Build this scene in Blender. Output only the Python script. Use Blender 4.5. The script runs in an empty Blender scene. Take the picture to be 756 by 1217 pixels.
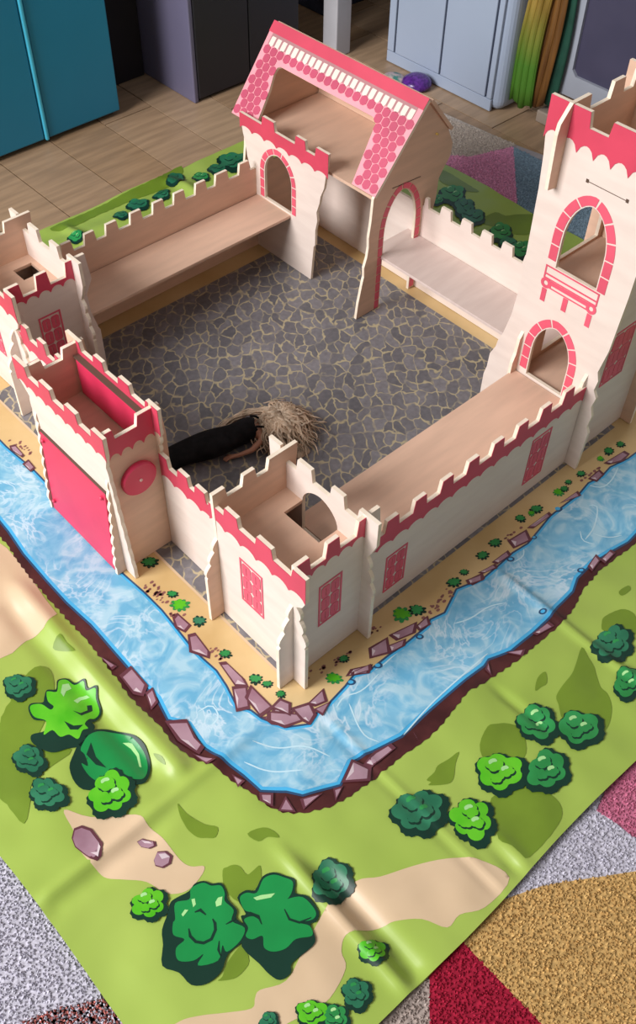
import bpy, bmesh, math, random
import numpy as np
from mathutils import Vector, Matrix, noise
from mathutils.geometry import tessellate_polygon, delaunay_2d_cdt

random.seed(7)
SC = bpy.context.scene
COL = SC.collection
S = 0.25            # one layout unit (the toy tower's height) is 0.25 m

# ------------------------------------------------------------------ camera
F_PX, W_PX, H_PX = 1184.0, 756, 1217
CAM = np.array([-1.92976983, -2.18974837, 4.80513203])
YAW, PITCH, ROLL = 0.80960969, 0.86153134, -0.02443905

def cam_rows():
    a, b, c = YAW, PITCH, ROLL
    fwd = np.array([math.cos(a) * math.cos(b), math.sin(a) * math.cos(b), -math.sin(b)])
    r = np.array([math.sin(a), -math.cos(a), 0.0])
    d = np.cross(fwd, r)
    return np.array([math.cos(c) * r + math.sin(c) * d, -math.sin(c) * r + math.cos(c) * d, fwd])

ROWS = cam_rows()
cam_data = bpy.data.cameras.new('camera')
cam = bpy.data.objects.new('camera', cam_data)
COL.objects.link(cam)
cam_data.sensor_fit = 'VERTICAL'
cam_data.sensor_height = 24.0
cam_data.lens = F_PX / H_PX * 24.0
cam_data.clip_start = 0.02
m = Matrix.Identity(4)
for i in range(3):
    m[i][0], m[i][1], m[i][2], m[i][3] = ROWS[0][i], -ROWS[1][i], -ROWS[2][i], CAM[i] * S
cam.matrix_world = m
SC.camera = cam

# ------------------------------------------------------------------ light
SC.view_settings.view_transform = 'Standard'
SC.view_settings.look = 'None'
SC.view_settings.gamma = 1.0
SC.view_settings.use_curve_mapping = False
SC.view_settings.exposure = 0.0

world = bpy.data.worlds.new('room_light')
SC.world = world
world.use_nodes = True
bg = world.node_tree.nodes['Background']
bg.inputs[0].default_value = (0.87, 0.81, 0.79, 1)
bg.inputs[1].default_value = 0.33

def area_lamp(name, loc, target, sx, sy, power, color):
    d = bpy.data.lights.new(name, 'AREA')
    d.shape = 'RECTANGLE'
    d.size, d.size_y = sx * S, sy * S
    d.energy = power
    d.color = color
    o = bpy.data.objects.new(name, d)
    COL.objects.link(o)
    o.location = Vector(loc) * S
    o.rotation_euler = (Vector(target) - Vector(loc)).to_track_quat('-Z', 'Y').to_euler()
    return o

area_lamp('window_daylight', (-12.5, 4.0, 9.6), (1.2, 1.2, 0.2), 8, 7, 245, (1.0, 0.975, 0.97))

# ------------------------------------------------------------------ materials
def new_mat(name):
    mt = bpy.data.materials.new(name)
    mt.use_nodes = True
    nt = mt.node_tree
    return mt, nt, nt.nodes['Principled BSDF']

def node(nt, kind, **kw):
    n = nt.nodes.new(kind)
    for k, v in kw.items():
        setattr(n, k, v)
    return n

def c4(c):
    return (c[0], c[1], c[2], 1.0)

def noisy(name, c1, c2, scale=20.0, stretch=(1, 1, 1), rough=0.5, bump=0.0, detail=4.0, lo=0.35, hi=0.65, spec=0.5):
    """two-tone noise material on object coordinates"""
    mt, nt, b = new_mat(name)
    tc = node(nt, 'ShaderNodeTexCoord')
    mp = node(nt, 'ShaderNodeMapping')
    mp.inputs['Scale'].default_value = stretch
    nz = node(nt, 'ShaderNodeTexNoise')
    nz.inputs['Scale'].default_value = scale
    nz.inputs['Detail'].default_value = detail
    rp = node(nt, 'ShaderNodeValToRGB')
    rp.color_ramp.elements[0].position, rp.color_ramp.elements[1].position = lo, hi
    rp.color_ramp.elements[0].color, rp.color_ramp.elements[1].color = c4(c1), c4(c2)
    nt.links.new(tc.outputs['Object'], mp.inputs[0])
    nt.links.new(mp.outputs[0], nz.inputs['Vector'])
    nt.links.new(nz.outputs[0], rp.inputs[0])
    nt.links.new(rp.outputs[0], b.inputs['Base Color'])
    b.inputs['Roughness'].default_value = rough
    b.inputs['Specular IOR Level'].default_value = spec
    if bump:
        bp = node(nt, 'ShaderNodeBump')
        bp.inputs['Strength'].default_value = bump
        bp.inputs['Distance'].default_value = 0.002
        nt.links.new(nz.outputs[0], bp.inputs['Height'])
        nt.links.new(bp.outputs[0], b.inputs['Normal'])
    return mt

def shade(c, k):
    return tuple(min(1, x * k) for x in c)

def plain(name, c, rough=0.5, var=0.08, scale=14, **kw):
    return noisy(name, shade(c, 1 - var), shade(c, 1 + var), scale=scale, rough=rough, **kw)

PLY = (0.68, 0.46, 0.335)
M = {}
M['ply'] = noisy('birch_plywood', shade(PLY, 0.93), shade(PLY, 1.06), scale=9, stretch=(1, 1, 7), rough=0.55, detail=6)
M['ply_flat'] = noisy('birch_plywood_floor', shade(PLY, 0.93), shade(PLY, 1.05), scale=9, stretch=(1, 6, 1), rough=0.55, detail=6)
M['white'] = noisy('whitewashed_and_lit_plywood', (0.73, 0.615, 0.55), (0.79, 0.68, 0.61), scale=10, stretch=(1, 1, 5), rough=0.5, detail=6)  # outer faces; also puts window light into lit inner faces
M['ply_pale'] = noisy('pale_birch_shelf', (0.62, 0.50, 0.455), (0.69, 0.57, 0.52), scale=9, stretch=(1, 6, 1), rough=0.5, detail=6)
M['edge'] = noisy('plywood_edge', (0.80, 0.68, 0.54), (0.88, 0.78, 0.64), scale=60, rough=0.6)
M['red'] = plain('red_print', (0.60, 0.055, 0.105), 0.5, 0.06)
M['red_board'] = plain('red_painted_board', (0.64, 0.035, 0.10), 0.42, 0.05)
M['dull'] = plain('dull_rose_print', (0.42, 0.20, 0.21), 0.5, 0.05)
M['scale'] = plain('roof_scale_red', (0.52, 0.07, 0.14), 0.5, 0.08)
M['pink'] = plain('pale_pink_print', (0.84, 0.33, 0.38), 0.5, 0.05)
M['cream'] = plain('cream_print', (0.83, 0.70, 0.62), 0.5, 0.04)
M['brick'] = plain('brick_red_print', (0.72, 0.10, 0.16), 0.5, 0.1)
M['slot'] = plain('dark_slot', (0.10, 0.06, 0.04), 0.7)
M['brass'] = plain('brass_peg', (0.6, 0.4, 0.1), 0.35)

V = dict(rough=0.33, spec=0.4)       # vinyl play mat
M['grass'] = noisy('printed_grass', (0.30, 0.43, 0.070), (0.37, 0.50, 0.10), scale=3.5, lo=0.3, hi=0.7, **V)
M['shadow_print'] = plain('printed_dark_grass', (0.155, 0.25, 0.02), 0.33, 0.08)
M['path'] = noisy('printed_beige_path', (0.58, 0.43, 0.27), (0.66, 0.50, 0.33), scale=6, **V)
M['sand'] = noisy('printed_sand', (0.56, 0.38, 0.16), (0.68, 0.50, 0.25), scale=7, stretch=(1, 1, 1), **V)
M['bank'] = noisy('printed_bank', (0.045, 0.010, 0.011), (0.085, 0.020, 0.020), scale=25, **V)
M['rock'] = noisy('printed_rock', (0.28, 0.15, 0.20), (0.42, 0.27, 0.33), scale=16, **V)
M['rock_light'] = plain('printed_rock_light', (0.62, 0.52, 0.56), 0.33)
M['rock_dark'] = plain('printed_rock_dark', (0.12, 0.035, 0.05), 0.33)
M['navy'] = plain('printed_outline', (0.02, 0.07, 0.16), 0.33)
M['cyan'] = plain('printed_water_edge', (0.06, 0.42, 0.75), 0.33)
M['foam'] = plain('printed_foam', (0.50, 0.72, 0.82), 0.33)
M['ink'] = plain('printed_dark_green', (0.006, 0.035, 0.022), 0.36, spec=0.3)
M['teal'] = noisy('printed_teal_green', (0.015, 0.13, 0.065), (0.03, 0.20, 0.10), scale=22, **V)
M['green'] = noisy('printed_green', (0.02, 0.22, 0.05), (0.03, 0.30, 0.08), scale=22, **V)
M['emerald'] = plain('printed_emerald', (0.006, 0.25, 0.055), 0.33)
M['bright'] = noisy('printed_bright_green', (0.06, 0.42, 0.008), (0.12, 0.52, 0.02), scale=22, **V)
M['mint'] = plain('printed_highlight', (0.36, 0.68, 0.28), 0.33)
M['pebble'] = plain('printed_pebble', (0.25, 0.10, 0.09), 0.33)

def water_mat():
    mt, nt, b = new_mat('printed_water')
    tc = node(nt, 'ShaderNodeTexCoord')
    n1 = node(nt, 'ShaderNodeTexNoise')
    n1.inputs['Scale'].default_value = 24
    n1.inputs['Detail'].default_value = 5
    n1.inputs['Distortion'].default_value = 1.6
    r1 = node(nt, 'ShaderNodeValToRGB')
    e = r1.color_ramp.elements
    e[0].position, e[0].color = 0.36, (0.13, 0.41, 0.63, 1)
    e[1].position, e[1].color = 0.62, (0.37, 0.61, 0.74, 1)
    k = e.new(0.49); k.color = (0.21, 0.49, 0.68, 1)
    n2 = node(nt, 'ShaderNodeTexNoise')
    n2.inputs['Scale'].default_value = 11
    n2.inputs['Detail'].default_value = 3
    n2.inputs['Distortion'].default_value = 3.5
    r2 = node(nt, 'ShaderNodeValToRGB')
    e = r2.color_ramp.elements
    e[0].position, e[0].color = 0.44, (0, 0, 0, 1)
    e[1].position, e[1].color = 0.56, (0, 0, 0, 1)
    k = e.new(0.50); k.color = (1, 1, 1, 1)
    mx = node(nt, 'ShaderNodeMix', data_type='RGBA')
    mx.inputs[7].default_value = (0.60, 0.75, 0.85, 1)
    mm = node(nt, 'ShaderNodeMath', operation='MULTIPLY')
    mm.inputs[1].default_value = 0.85
    L = nt.links.new
    L(tc.outputs['Object'], n1.inputs['Vector']); L(tc.outputs['Object'], n2.inputs['Vector'])
    L(n1.outputs[0], r1.inputs[0]); L(n2.outputs[0], r2.inputs[0])
    n3 = node(nt, 'ShaderNodeTexNoise')
    n3.inputs['Scale'].default_value = 7
    r3 = node(nt, 'ShaderNodeMapRange')
    r3.inputs[1].default_value, r3.inputs[2].default_value = 0.42, 0.62
    m2 = node(nt, 'ShaderNodeMath', operation='MULTIPLY')
    L(tc.outputs['Object'], n3.inputs['Vector']); L(n3.outputs[0], r3.inputs[0])
    L(r1.outputs[0], mx.inputs[6]); L(r2.outputs[0], mm.inputs[0]); L(mm.outputs[0], m2.inputs[0]); L(r3.outputs[0], m2.inputs[1]); L(m2.outputs[0], mx.inputs[0])
    L(mx.outputs[2], b.inputs['Base Color'])
    b.inputs['Roughness'].default_value = 0.36
    return mt
M['water'] = water_mat()

def cobble_mat():
    mt, nt, b = new_mat('printed_cobbles')
    L = nt.links.new
    tc = node(nt, 'ShaderNodeTexCoord')
    nz = node(nt, 'ShaderNodeTexNoise')
    nz.inputs['Scale'].default_value = 38
    mp = node(nt, 'ShaderNodeMapping')
    mp.vector_type = 'TEXTURE'
    mp.inputs['Rotation'].default_value = (0, 0, math.radians(52))
    mp.inputs['Scale'].default_value = (1.55, 1, 1)
    ad = node(nt, 'ShaderNodeMix', data_type='RGBA', blend_type='ADD')
    ad.inputs[0].default_value = 0.022
    L(tc.outputs['Object'], mp.inputs[0]); L(mp.outputs[0], ad.inputs[6]); L(tc.outputs['Object'], nz.inputs['Vector']); L(nz.outputs[1], ad.inputs[7])
    v1 = node(nt, 'ShaderNodeTexVoronoi', feature='DISTANCE_TO_EDGE', voronoi_dimensions='2D')
    v2 = node(nt, 'ShaderNodeTexVoronoi', feature='F1', voronoi_dimensions='2D')
    for v in (v1, v2):
        v.inputs['Scale'].default_value = 50
        v.inputs['Randomness'].default_value = 0.85
        L(ad.outputs[2], v.inputs['Vector'])
    r1 = node(nt, 'ShaderNodeValToRGB')
    e = r1.color_ramp.elements
    e[0].position, e[0].color = 0.03, (1, 1, 1, 1)
    e[1].position, e[1].color = 0.085, (0, 0, 0, 1)
    L(v1.outputs['Distance'], r1.inputs[0])
    sp = node(nt, 'ShaderNodeSeparateColor')
    L(v2.outputs['Color'], sp.inputs[0])
    r2 = node(nt, 'ShaderNodeValToRGB')
    e = r2.color_ramp.elements
    e[0].color, e[1].color = (0.125, 0.122, 0.135, 1), (0.215, 0.205, 0.220, 1)
    L(sp.outputs[0], r2.inputs[0])
    n2 = node(nt, 'ShaderNodeTexNoise')
    n2.inputs['Scale'].default_value = 120
    mu = node(nt, 'ShaderNodeMix', data_type='RGBA', blend_type='OVERLAY')
    mu.inputs[0].default_value = 0.35
    L(tc.outputs['Object'], n2.inputs['Vector'])
    L(r2.outputs[0], mu.inputs[6]); L(n2.outputs[0], mu.inputs[7])
    mx = node(nt, 'ShaderNodeMix', data_type='RGBA')
    mx.inputs[7].default_value = (0.47, 0.40, 0.25, 1)
    n3 = node(nt, 'ShaderNodeTexNoise')
    n3.inputs['Scale'].default_value = 45
    r3 = node(nt, 'ShaderNodeValToRGB')
    r3.color_ramp.elements[0].position, r3.color_ramp.elements[1].position = 0.38, 0.55
    r3.color_ramp.elements[0].color = (0.25, 0.25, 0.25, 1)
    L(tc.outputs['Object'], n3.inputs['Vector']); L(n3.outputs[0], r3.inputs[0])
    ml = node(nt, 'ShaderNodeMath', operation='MULTIPLY')
    L(r1.outputs[0], ml.inputs[0]); L(r3.outputs[0], ml.inputs[1])
    L(ml.outputs[0], mx.inputs[0]); L(mu.outputs[2], mx.inputs[6])
    L(mx.outputs[2], b.inputs['Base Color'])
    b.inputs['Roughness'].default_value = 0.42
    return mt
M['cobble'] = cobble_mat()

# ------------------------------------------------------------------ helpers
def mesh_obj(name, verts, faces, mats, parent=None, base=(0, 0, 0), midx=None, smooth=False):
    """verts in layout units (world); the object's own origin sits at its thing's base"""
    me = bpy.data.meshes.new(name)
    bx, by, bz = base
    me.from_pydata([((v[0] - bx) * S, (v[1] - by) * S, (v[2] - bz) * S) for v in verts], [], faces)
    for mt in (mats if isinstance(mats, (list, tuple)) else [mats]):
        me.materials.append(mt)
    if midx is not None:
        me.polygons.foreach_set('material_index', midx)
    if smooth:
        me.polygons.foreach_set('use_smooth', [True] * len(me.polygons))
    me.update()
    o = bpy.data.objects.new(name, me)
    COL.objects.link(o)
    if parent is not None:
        o.parent = parent
    else:
        o.location = Vector(base) * S
    return o

class Thing:
    """an Empty at the thing's base that parents its parts"""
    def __init__(self, name, label, cat, base, group=None):
        self.base = base
        self.o = bpy.data.objects.new(name, None)
        self.o.empty_display_size = 0.02
        COL.objects.link(self.o)
        self.o.location = Vector(base) * S
        self.o['label'], self.o['category'], self.o['kind'] = label, cat, 'thing'
        if group:
            self.o['group'] = group
    def part(self, name, verts, faces, mats, parent=None, midx=None, smooth=False, label=None):
        o = mesh_obj(name, verts, faces, mats, parent or self.o, self.base, midx, smooth)
        if label:
            o['label'] = label
        return o

def tag(o, label, cat, group=None):
    o['label'], o['category'] = label, cat
    if group:
        o['group'] = group

def area2(p):
    return sum(p[i][0] * p[(i + 1) % len(p)][1] - p[(i + 1) % len(p)][0] * p[i][1] for i in range(len(p)))

def prism(outline, to3d, d0, d1, holes=()):
    """polygon with holes, extruded from depth d0 to d1 through to3d(s, t, d)"""
    loops = [list(outline)] + [list(h) for h in holes]
    if area2(loops[0]) < 0:
        loops[0].reverse()
    for h in loops[1:]:
        if area2(h) > 0:
            h.reverse()
    flat = [p for l in loops for p in l]
    n = len(flat)
    tri = tessellate_polygon([[Vector((p[0], p[1], 0)) for p in l] for l in loops])
    verts = [to3d(p[0], p[1], d0) for p in flat] + [to3d(p[0], p[1], d1) for p in flat]
    faces, cap = [], []
    for t in tri:
        a, b, c = t
        ar = (flat[b][0] - flat[a][0]) * (flat[c][1] - flat[a][1]) - (flat[c][0] - flat[a][0]) * (flat[b][1] - flat[a][1])
        if abs(ar) < 1e-12:
            continue
        if ar < 0:
            a, b = b, a
        faces.append((a, c, b)); cap.append(0)
        faces.append((a + n, b + n, c + n)); cap.append(1)
    k = 0
    for l in loops:
        for i in range(len(l)):
            a, b = k + i, k + (i + 1) % len(l)
            faces.append((a, b, b + n, a + n)); cap.append(2)
        k += len(l)
    return verts, faces, cap

def fix_normals(o):
    bm = bmesh.new()
    bm.from_mesh(o.data)
    bmesh.ops.recalc_face_normals(bm, faces=bm.faces)
    bm.to_mesh(o.data)
    bm.free()

def plane_map(axis, val):
    if axis == 'x':
        return lambda s, t, d: (val + d, s, t)
    if axis == 'y':
        return lambda s, t, d: (s, val + d, t)
    return lambda s, t, d: (s, t, val + d)

T = 0.023           # plywood thickness
def panel(th, name, axis, val, outline, holes=(), face='ply', inner='ply', parent=None, thick=T, label=None):
    """a plywood panel; its -axis side is the outer, printed face"""
    v, f, c = prism(outline, plane_map(axis, val), -thick / 2, thick / 2, holes)
    o = th.part(name, v, f, [M[face], M[inner], M['edge']], parent, c, label=label)
    fix_normals(o)
    return o

def plate(th, name, axis, val, outline, mat, parent, holes=(), side=-1, lift=0.0, thick=0.0025):
    """flat print on the outer (side -1) or inner face of a panel"""
    d0 = side * (T / 2 + 0.0008 + lift)
    v, f, c = prism(outline, plane_map(axis, val), d0, d0 + side * thick, holes)
    o = th.part(name, v, f, M[mat], parent)
    fix_normals(o)
    return o

def crenel(s0, s1, low, high, highs, slant=0.012):
    """top edge of a wall from s0 to s1 (ascending) with merlons on the intervals in highs"""
    pts, s_now = [], s0
    if not highs or highs[0][0] > s0 + 1e-6:
        pts.append((s0, low))
    for a, b in highs:
        if a <= s0 + 1e-6:
            pts.append((s0, high))
        else:
            pts += [(a, low), (a + slant, high)]
        if b >= s1 - 1e-6:
            pts.append((s1, high))
        else:
            pts += [(b - slant, high), (b, low)]
    if highs[-1][1] < s1 - 1e-6:
        pts.append((s1, low))
    return pts

def scallop(s0, s1, z, n, depth):
    """lower edge of a printed band from s1 back to s0"""
    pts = []
    w = (s1 - s0) / n
    for i in range(n):
        for k in range(6):
            u = k / 6
            pts.append((s1 - (i + u) * w, z + depth * math.sin(math.pi * u) ** 0.6))
    pts.append((s0, z))
    return pts

def band(th, axis, val, top, z, n, depth, parent, side=-1, mat='red'):
    out = scallop(top[0][0], top[-1][0], z, n, depth)
    return plate(th, 'red_band', axis, val, list(top) + out, mat, parent, side=side)

def wave(z0, z1, e0, e1, n=3, bulge=0.012):
    """wavy fin edge: (offset, z) from (e0, z0) down to (e1, z1)"""
    pts = []
    for i in range(n):
        za, zb = z0 + (z1 - z0) * i / n, z0 + (z1 - z0) * (i + 1) / n
        ea, eb = e0 + (e1 - e0) * i / n, e0 + (e1 - e0) * (i + 1) / n
        for k in range(5):
            u = k / 5
            pts.append((ea + (eb - ea) * u + bulge * math.sin(math.pi * u), za + (zb - za) * u))
    pts.append((e1, z1))
    return pts

def lattice(th, axis, val, s0, s1, z0, z1, parent, side=-1, rows=3):
    """printed red lattice window: border, two columns of panes"""
    vs, fs = [], []
    def add(poly, holes=()):
        d0 = side * (T / 2 + 0.0008)
        v, f, c = prism(poly, plane_map(axis, val), d0, d0 + side * 0.0025, holes)
        k = len(vs)
        vs.extend(v); fs.extend([tuple(i + k for i in q) for q in f])
    b = 0.012
    R = lambda a, c, d, e: [(a, d), (c, d), (c, e), (a, e)]
    add(R(s0, s1, z0, z1), [R(s0 + b, s1 - b, z0 + b, z1 - b)])
    g = 0.007
    xs = np.linspace(s0 + b + g, s1 - b - g, 3)
    zs = np.linspace(z0 + b + g, z1 - b - g, rows + 1)
    for i in range(2):
        for j in range(rows):
            a, c, d, e = xs[i] + (g / 2 if i else 0), xs[i + 1] - (0 if i else g / 2), zs[j], zs[j + 1] - g
            r = 0.012
            add([(a + r, d), (c - r, d), (c, d + r), (c, e - r), (c - r, e), (a + r, e), (a, e - r), (a, d + r)],
                [[((a + c) / 2 - .002, d + .02), ((a + c) / 2 + .002, d + .02), ((a + c) / 2 + .002, e - .02), ((a + c) / 2 - .002, e - .02)]])
    o = th.part('window', vs, fs, M['brick'], parent)
    fix_normals(o)
    return o

def arch_curve(c, w, z0, zs, zt, n=8):
    """pointed arch from the left foot over the top to the right foot; (s, z) list"""
    pts = [(c - w, z0)]
    for k in range(n + 1):
        u = k / n
        a = u * math.pi / 2
        pts.append((c - w * math.cos(a) ** 1.15, zs + (zt - zs) * math.sin(a) ** 0.95))
    right = [(2 * c - s, z) for s, z in reversed(pts[:-1])]
    return pts + right

def walk(pts, step):
    """resample a polyline at equal steps"""
    P = np.array(pts); d = np.r_[0, np.cumsum(np.hypot(*np.diff(P, axis=0).T))]
    n = max(2, int(round(d[-1] / step)))
    t = np.linspace(0, d[-1], n + 1)
    return [(float(np.interp(x, d, P[:, 0])), float(np.interp(x, d, P[:, 1]))) for x in t]

def arch_bricks(th, axis, val, c, w, z0, zs, zt, ring, step, parent, side=-1, gap=0.010):
    """ring of printed bricks round an arched opening, each a piece of its own"""
    inn = arch_curve(c, w + 0.008, z0, zs, zt + 0.008)
    path = walk(inn, step / 6)
    def out(i):
        a, b = path[max(0, i - 1)], path[min(len(path) - 1, i + 1)]
        dx, dz = b[0] - a[0], b[1] - a[1]
        L = math.hypot(dx, dz) or 1
        return (path[i][0] - dz / L * ring, path[i][1] + dx / L * ring)
    n = (len(path) - 1) // 6
    for k in range(n):
        i0, i1 = k * 6, k * 6 + 6
        a, b = [], []
        for i in range(i0, i1 + 1):
            a.append(path[i]); b.append(out(i))
        def sh(P, Q, f):
            return (P[0] + (Q[0] - P[0]) * f, P[1] + (Q[1] - P[1]) * f)
        f = gap / step / 2 * 6
        a[0], b[0] = sh(a[0], a[1], f), sh(b[0], b[1], f)
        a[-1], b[-1] = sh(a[-1], a[-2], f), sh(b[-1], b[-2], f)
        plate(th, 'arch_brick', axis, val, a + b[::-1], 'brick', parent, side=side)

def box(x0, x1, y0, y1, z0, z1):
    v = [(x0, y0, z0), (x1, y0, z0), (x1, y1, z0), (x0, y1, z0), (x0, y0, z1), (x1, y0, z1), (x1, y1, z1), (x0, y1, z1)]
    f = [(0, 3, 2, 1), (4, 5, 6, 7), (0, 1, 5, 4), (1, 2, 6, 5), (2, 3, 7, 6), (3, 0, 4, 7)]
    return v, f

def bevel_mod(o, w, seg=2):
    b = o.modifiers.new('soft_edges', 'BEVEL')
    b.width = w * S
    b.segments = seg
    b.limit_method = 'ANGLE'

def lathe(profile, n=20, center=(0, 0, 0), axis='z'):
    vs, fs = [], []
    for r, h in profile:
        for k in range(n):
            a = 2 * math.pi * k / n
            p = (r * math.cos(a), r * math.sin(a), h)
            if axis == 'y':
                p = (p[0], p[2], p[1])
            if axis == 'x':
                p = (p[2], p[0], p[1])
            vs.append((p[0] + center[0], p[1] + center[1], p[2] + center[2]))
    m_ = len(profile)
    for i in range(m_ - 1):
        for k in range(n):
            fs.append((i * n + k, i * n + (k + 1) % n, (i + 1) * n + (k + 1) % n, (i + 1) * n + k))
    fs.append(tuple(range(n - 1, -1, -1)))
    fs.append(tuple(range((m_ - 1) * n, m_ * n)))
    return vs, fs

def ground(u, v, z=0.0):
    """the point of the mat plane that the photograph shows at pixel (u, v)"""
    d = ROWS.T @ np.array([(u - W_PX / 2) / F_PX, (v - H_PX / 2) / F_PX, 1.0])
    t = (z - CAM[2]) / d[2]
    p = CAM + t * d
    return (float(p[0]), float(p[1]))

def crop(ox, oy, k, *pts):
    """points read off an enlarged view of the photo -> mat points"""
    return [ground(ox + x / k, oy + y / k) for x, y in pts]

# ------------------------------------------------------------------ floor and rug
FLOOR_Z = -0.09
wood = []
for i, c in enumerate([(0.36, 0.235, 0.14), (0.385, 0.255, 0.155), (0.345, 0.22, 0.125), (0.41, 0.28, 0.175)]):
    wood.append(noisy('wood_plank_%d' % (i + 1), shade(c, 0.88), shade(c, 1.18), scale=7, stretch=(1, 9, 1), rough=0.4, detail=6))
v, f = box(-7, 13, -7, 13, FLOOR_Z - 0.4, FLOOR_Z - 0.02)
fl = mesh_obj('floor', v, f, plain('floor_joint', (0.13, 0.075, 0.035), 0.7))
fl['kind'] = 'structure'
wallm = plain('wall_paint', (0.55, 0.53, 0.50), 0.8, 0.02, 2)
for nm, b in (('wall_back', (-7, 9.0, 8.6, 8.8, FLOOR_Z - .05, 9.6)), ('wall_right', (9.0, 9.2, -7, 8.8, FLOOR_Z - .05, 9.6))):
    v, f = box(*b)
    o = mesh_obj(nm, v, f, wallm)
    o['kind'] = 'structure'
pw = 0.56
for r in range(-2, 21):
    x0 = -0.6 + r * pw
    if x0 > 9.5:
        break
    y = 1.2 + random.uniform(0, 1.5) if x0 > 3.4 else 3.6 + random.uniform(0, 0.9)
    while y < 8.3:
        ln = random.uniform(1.7, 2.6)
        v, f = box(x0 + 0.006, x0 + pw - 0.006, y + 0.006, y + ln - 0.006, FLOOR_Z - 0.05, FLOOR_Z)
        o = mesh_obj('plank', v, f, random.choice(wood), fl)
        y += ln

rug = Thing('patchwork_rug', 'thick shaggy patchwork rug in grey, mustard, red and pink under the play mat', 'rug', (1.5, 0.5, FLOOR_Z + 0.003))
RUG = [(-3.4, -3.6), (6.3, -3.6), (5.62, 2.0), (5.18, 4.45), (-3.4, 4.45)]
RB = FLOOR_Z + 0.003
v, f, c = prism(RUG, plane_map('z', 0), RB, RB + 0.026)
fix_normals(rug.part('backing', v, f, plain('rug_backing', (0.35, 0.32, 0.33), 0.95)))
RC = {'lavender': (0.48, 0.47, 0.54), 'ochre': (0.50, 0.325, 0.125), 'crimson': (0.32, 0.015, 0.04), 'taupe': (0.36, 0.30, 0.27),
      'pink': (0.48, 0.15, 0.24), 'coral': (0.50, 0.17, 0.15), 'stone': (0.48, 0.42, 0.37), 'blue_teal': (0.24, 0.34, 0.42), 'rose': (0.68, 0.32, 0.48)}
# patch outlines on the rug (mat-plane units)
g = ground
PATCH = [
    ('lavender', [(-3.3, -3.5), (-1.2, -3.5), (-1.2, -1.2), g(165, 1225), g(118, 1183), (-1.2, 0.3), (-1.2, 4.4), (-3.3, 4.4)]),
    ('coral', [g(0, 1222), g(60, 1196), g(118, 1183), g(165, 1225), (-1.5, -1.1), (-1.9, -1.3), (-2.3, -1.0)]),
    ('lavender', [g(590, 1068), g(650, 1047), g(762, 1030), (1.1, -2.3), g(756, 990), g(738, 975), g(712, 958), g(720, 930), (0.5, -1.3), (-0.1, -1.3)]),
    ('pink', [g(712, 958), g(738, 975), g(756, 990), (1.3, -2.4), (2.4, -2.0), (2.4, -1.2), g(740, 900)]),
    ('ochre', [g(540, 1098), g(590, 1068), g(650, 1047), g(762, 1030), (1.1, -2.3), (0.9, -3.2), (-0.3, -2.6), g(660, 1227), g(556, 1120)]),
    ('crimson', [g(556, 1120), g(660, 1227), (-0.3, -2.6), (-0.8, -2.4), g(512, 1217), g(512, 1160), g(500, 1130), g(540, 1100)]),
    ('taupe', [g(512, 1160), g(512, 1217), (-0.8, -2.4), (-1.2, -2.4), (-1.2, -1.3), g(480, 1160)]),
    ('stone', [(4.0, 4.4), (5.15, 4.4), g(500, 116), g(615, 166), g(560, 180), g(532, 178), (4.0, 3.4)]),
    ('rose', [g(532, 178), g(560, 180), g(611, 168), g(616, 235), g(600, 260), (3.9, 2.0), (4.0, 3.4)]),
    ('blue_teal', [g(611, 168), g(648, 186), (5.6, 2.0), (5.75, 1.1), (4.0, 1.1), g(600, 260), g(616, 235)]),
]
def in_poly(px, py, poly):
    ins = np.zeros(px.shape, bool)
    n = len(poly)
    for i in range(n):
        x1, y1 = poly[i]; x2, y2 = poly[(i + 1) % n]
        c_ = ((y1 > py) != (y2 > py))
        with np.errstate(divide='ignore', invalid='ignore'):
            xi = (x2 - x1) * (py - y1) / (y2 - y1) + x1
        ins ^= c_ & (px < xi)
    return ins
rng = np.random.default_rng(3)
MATX0, MATX1, MATY0, MATY1 = -1.735, 4.62, -1.585, 4.70
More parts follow.
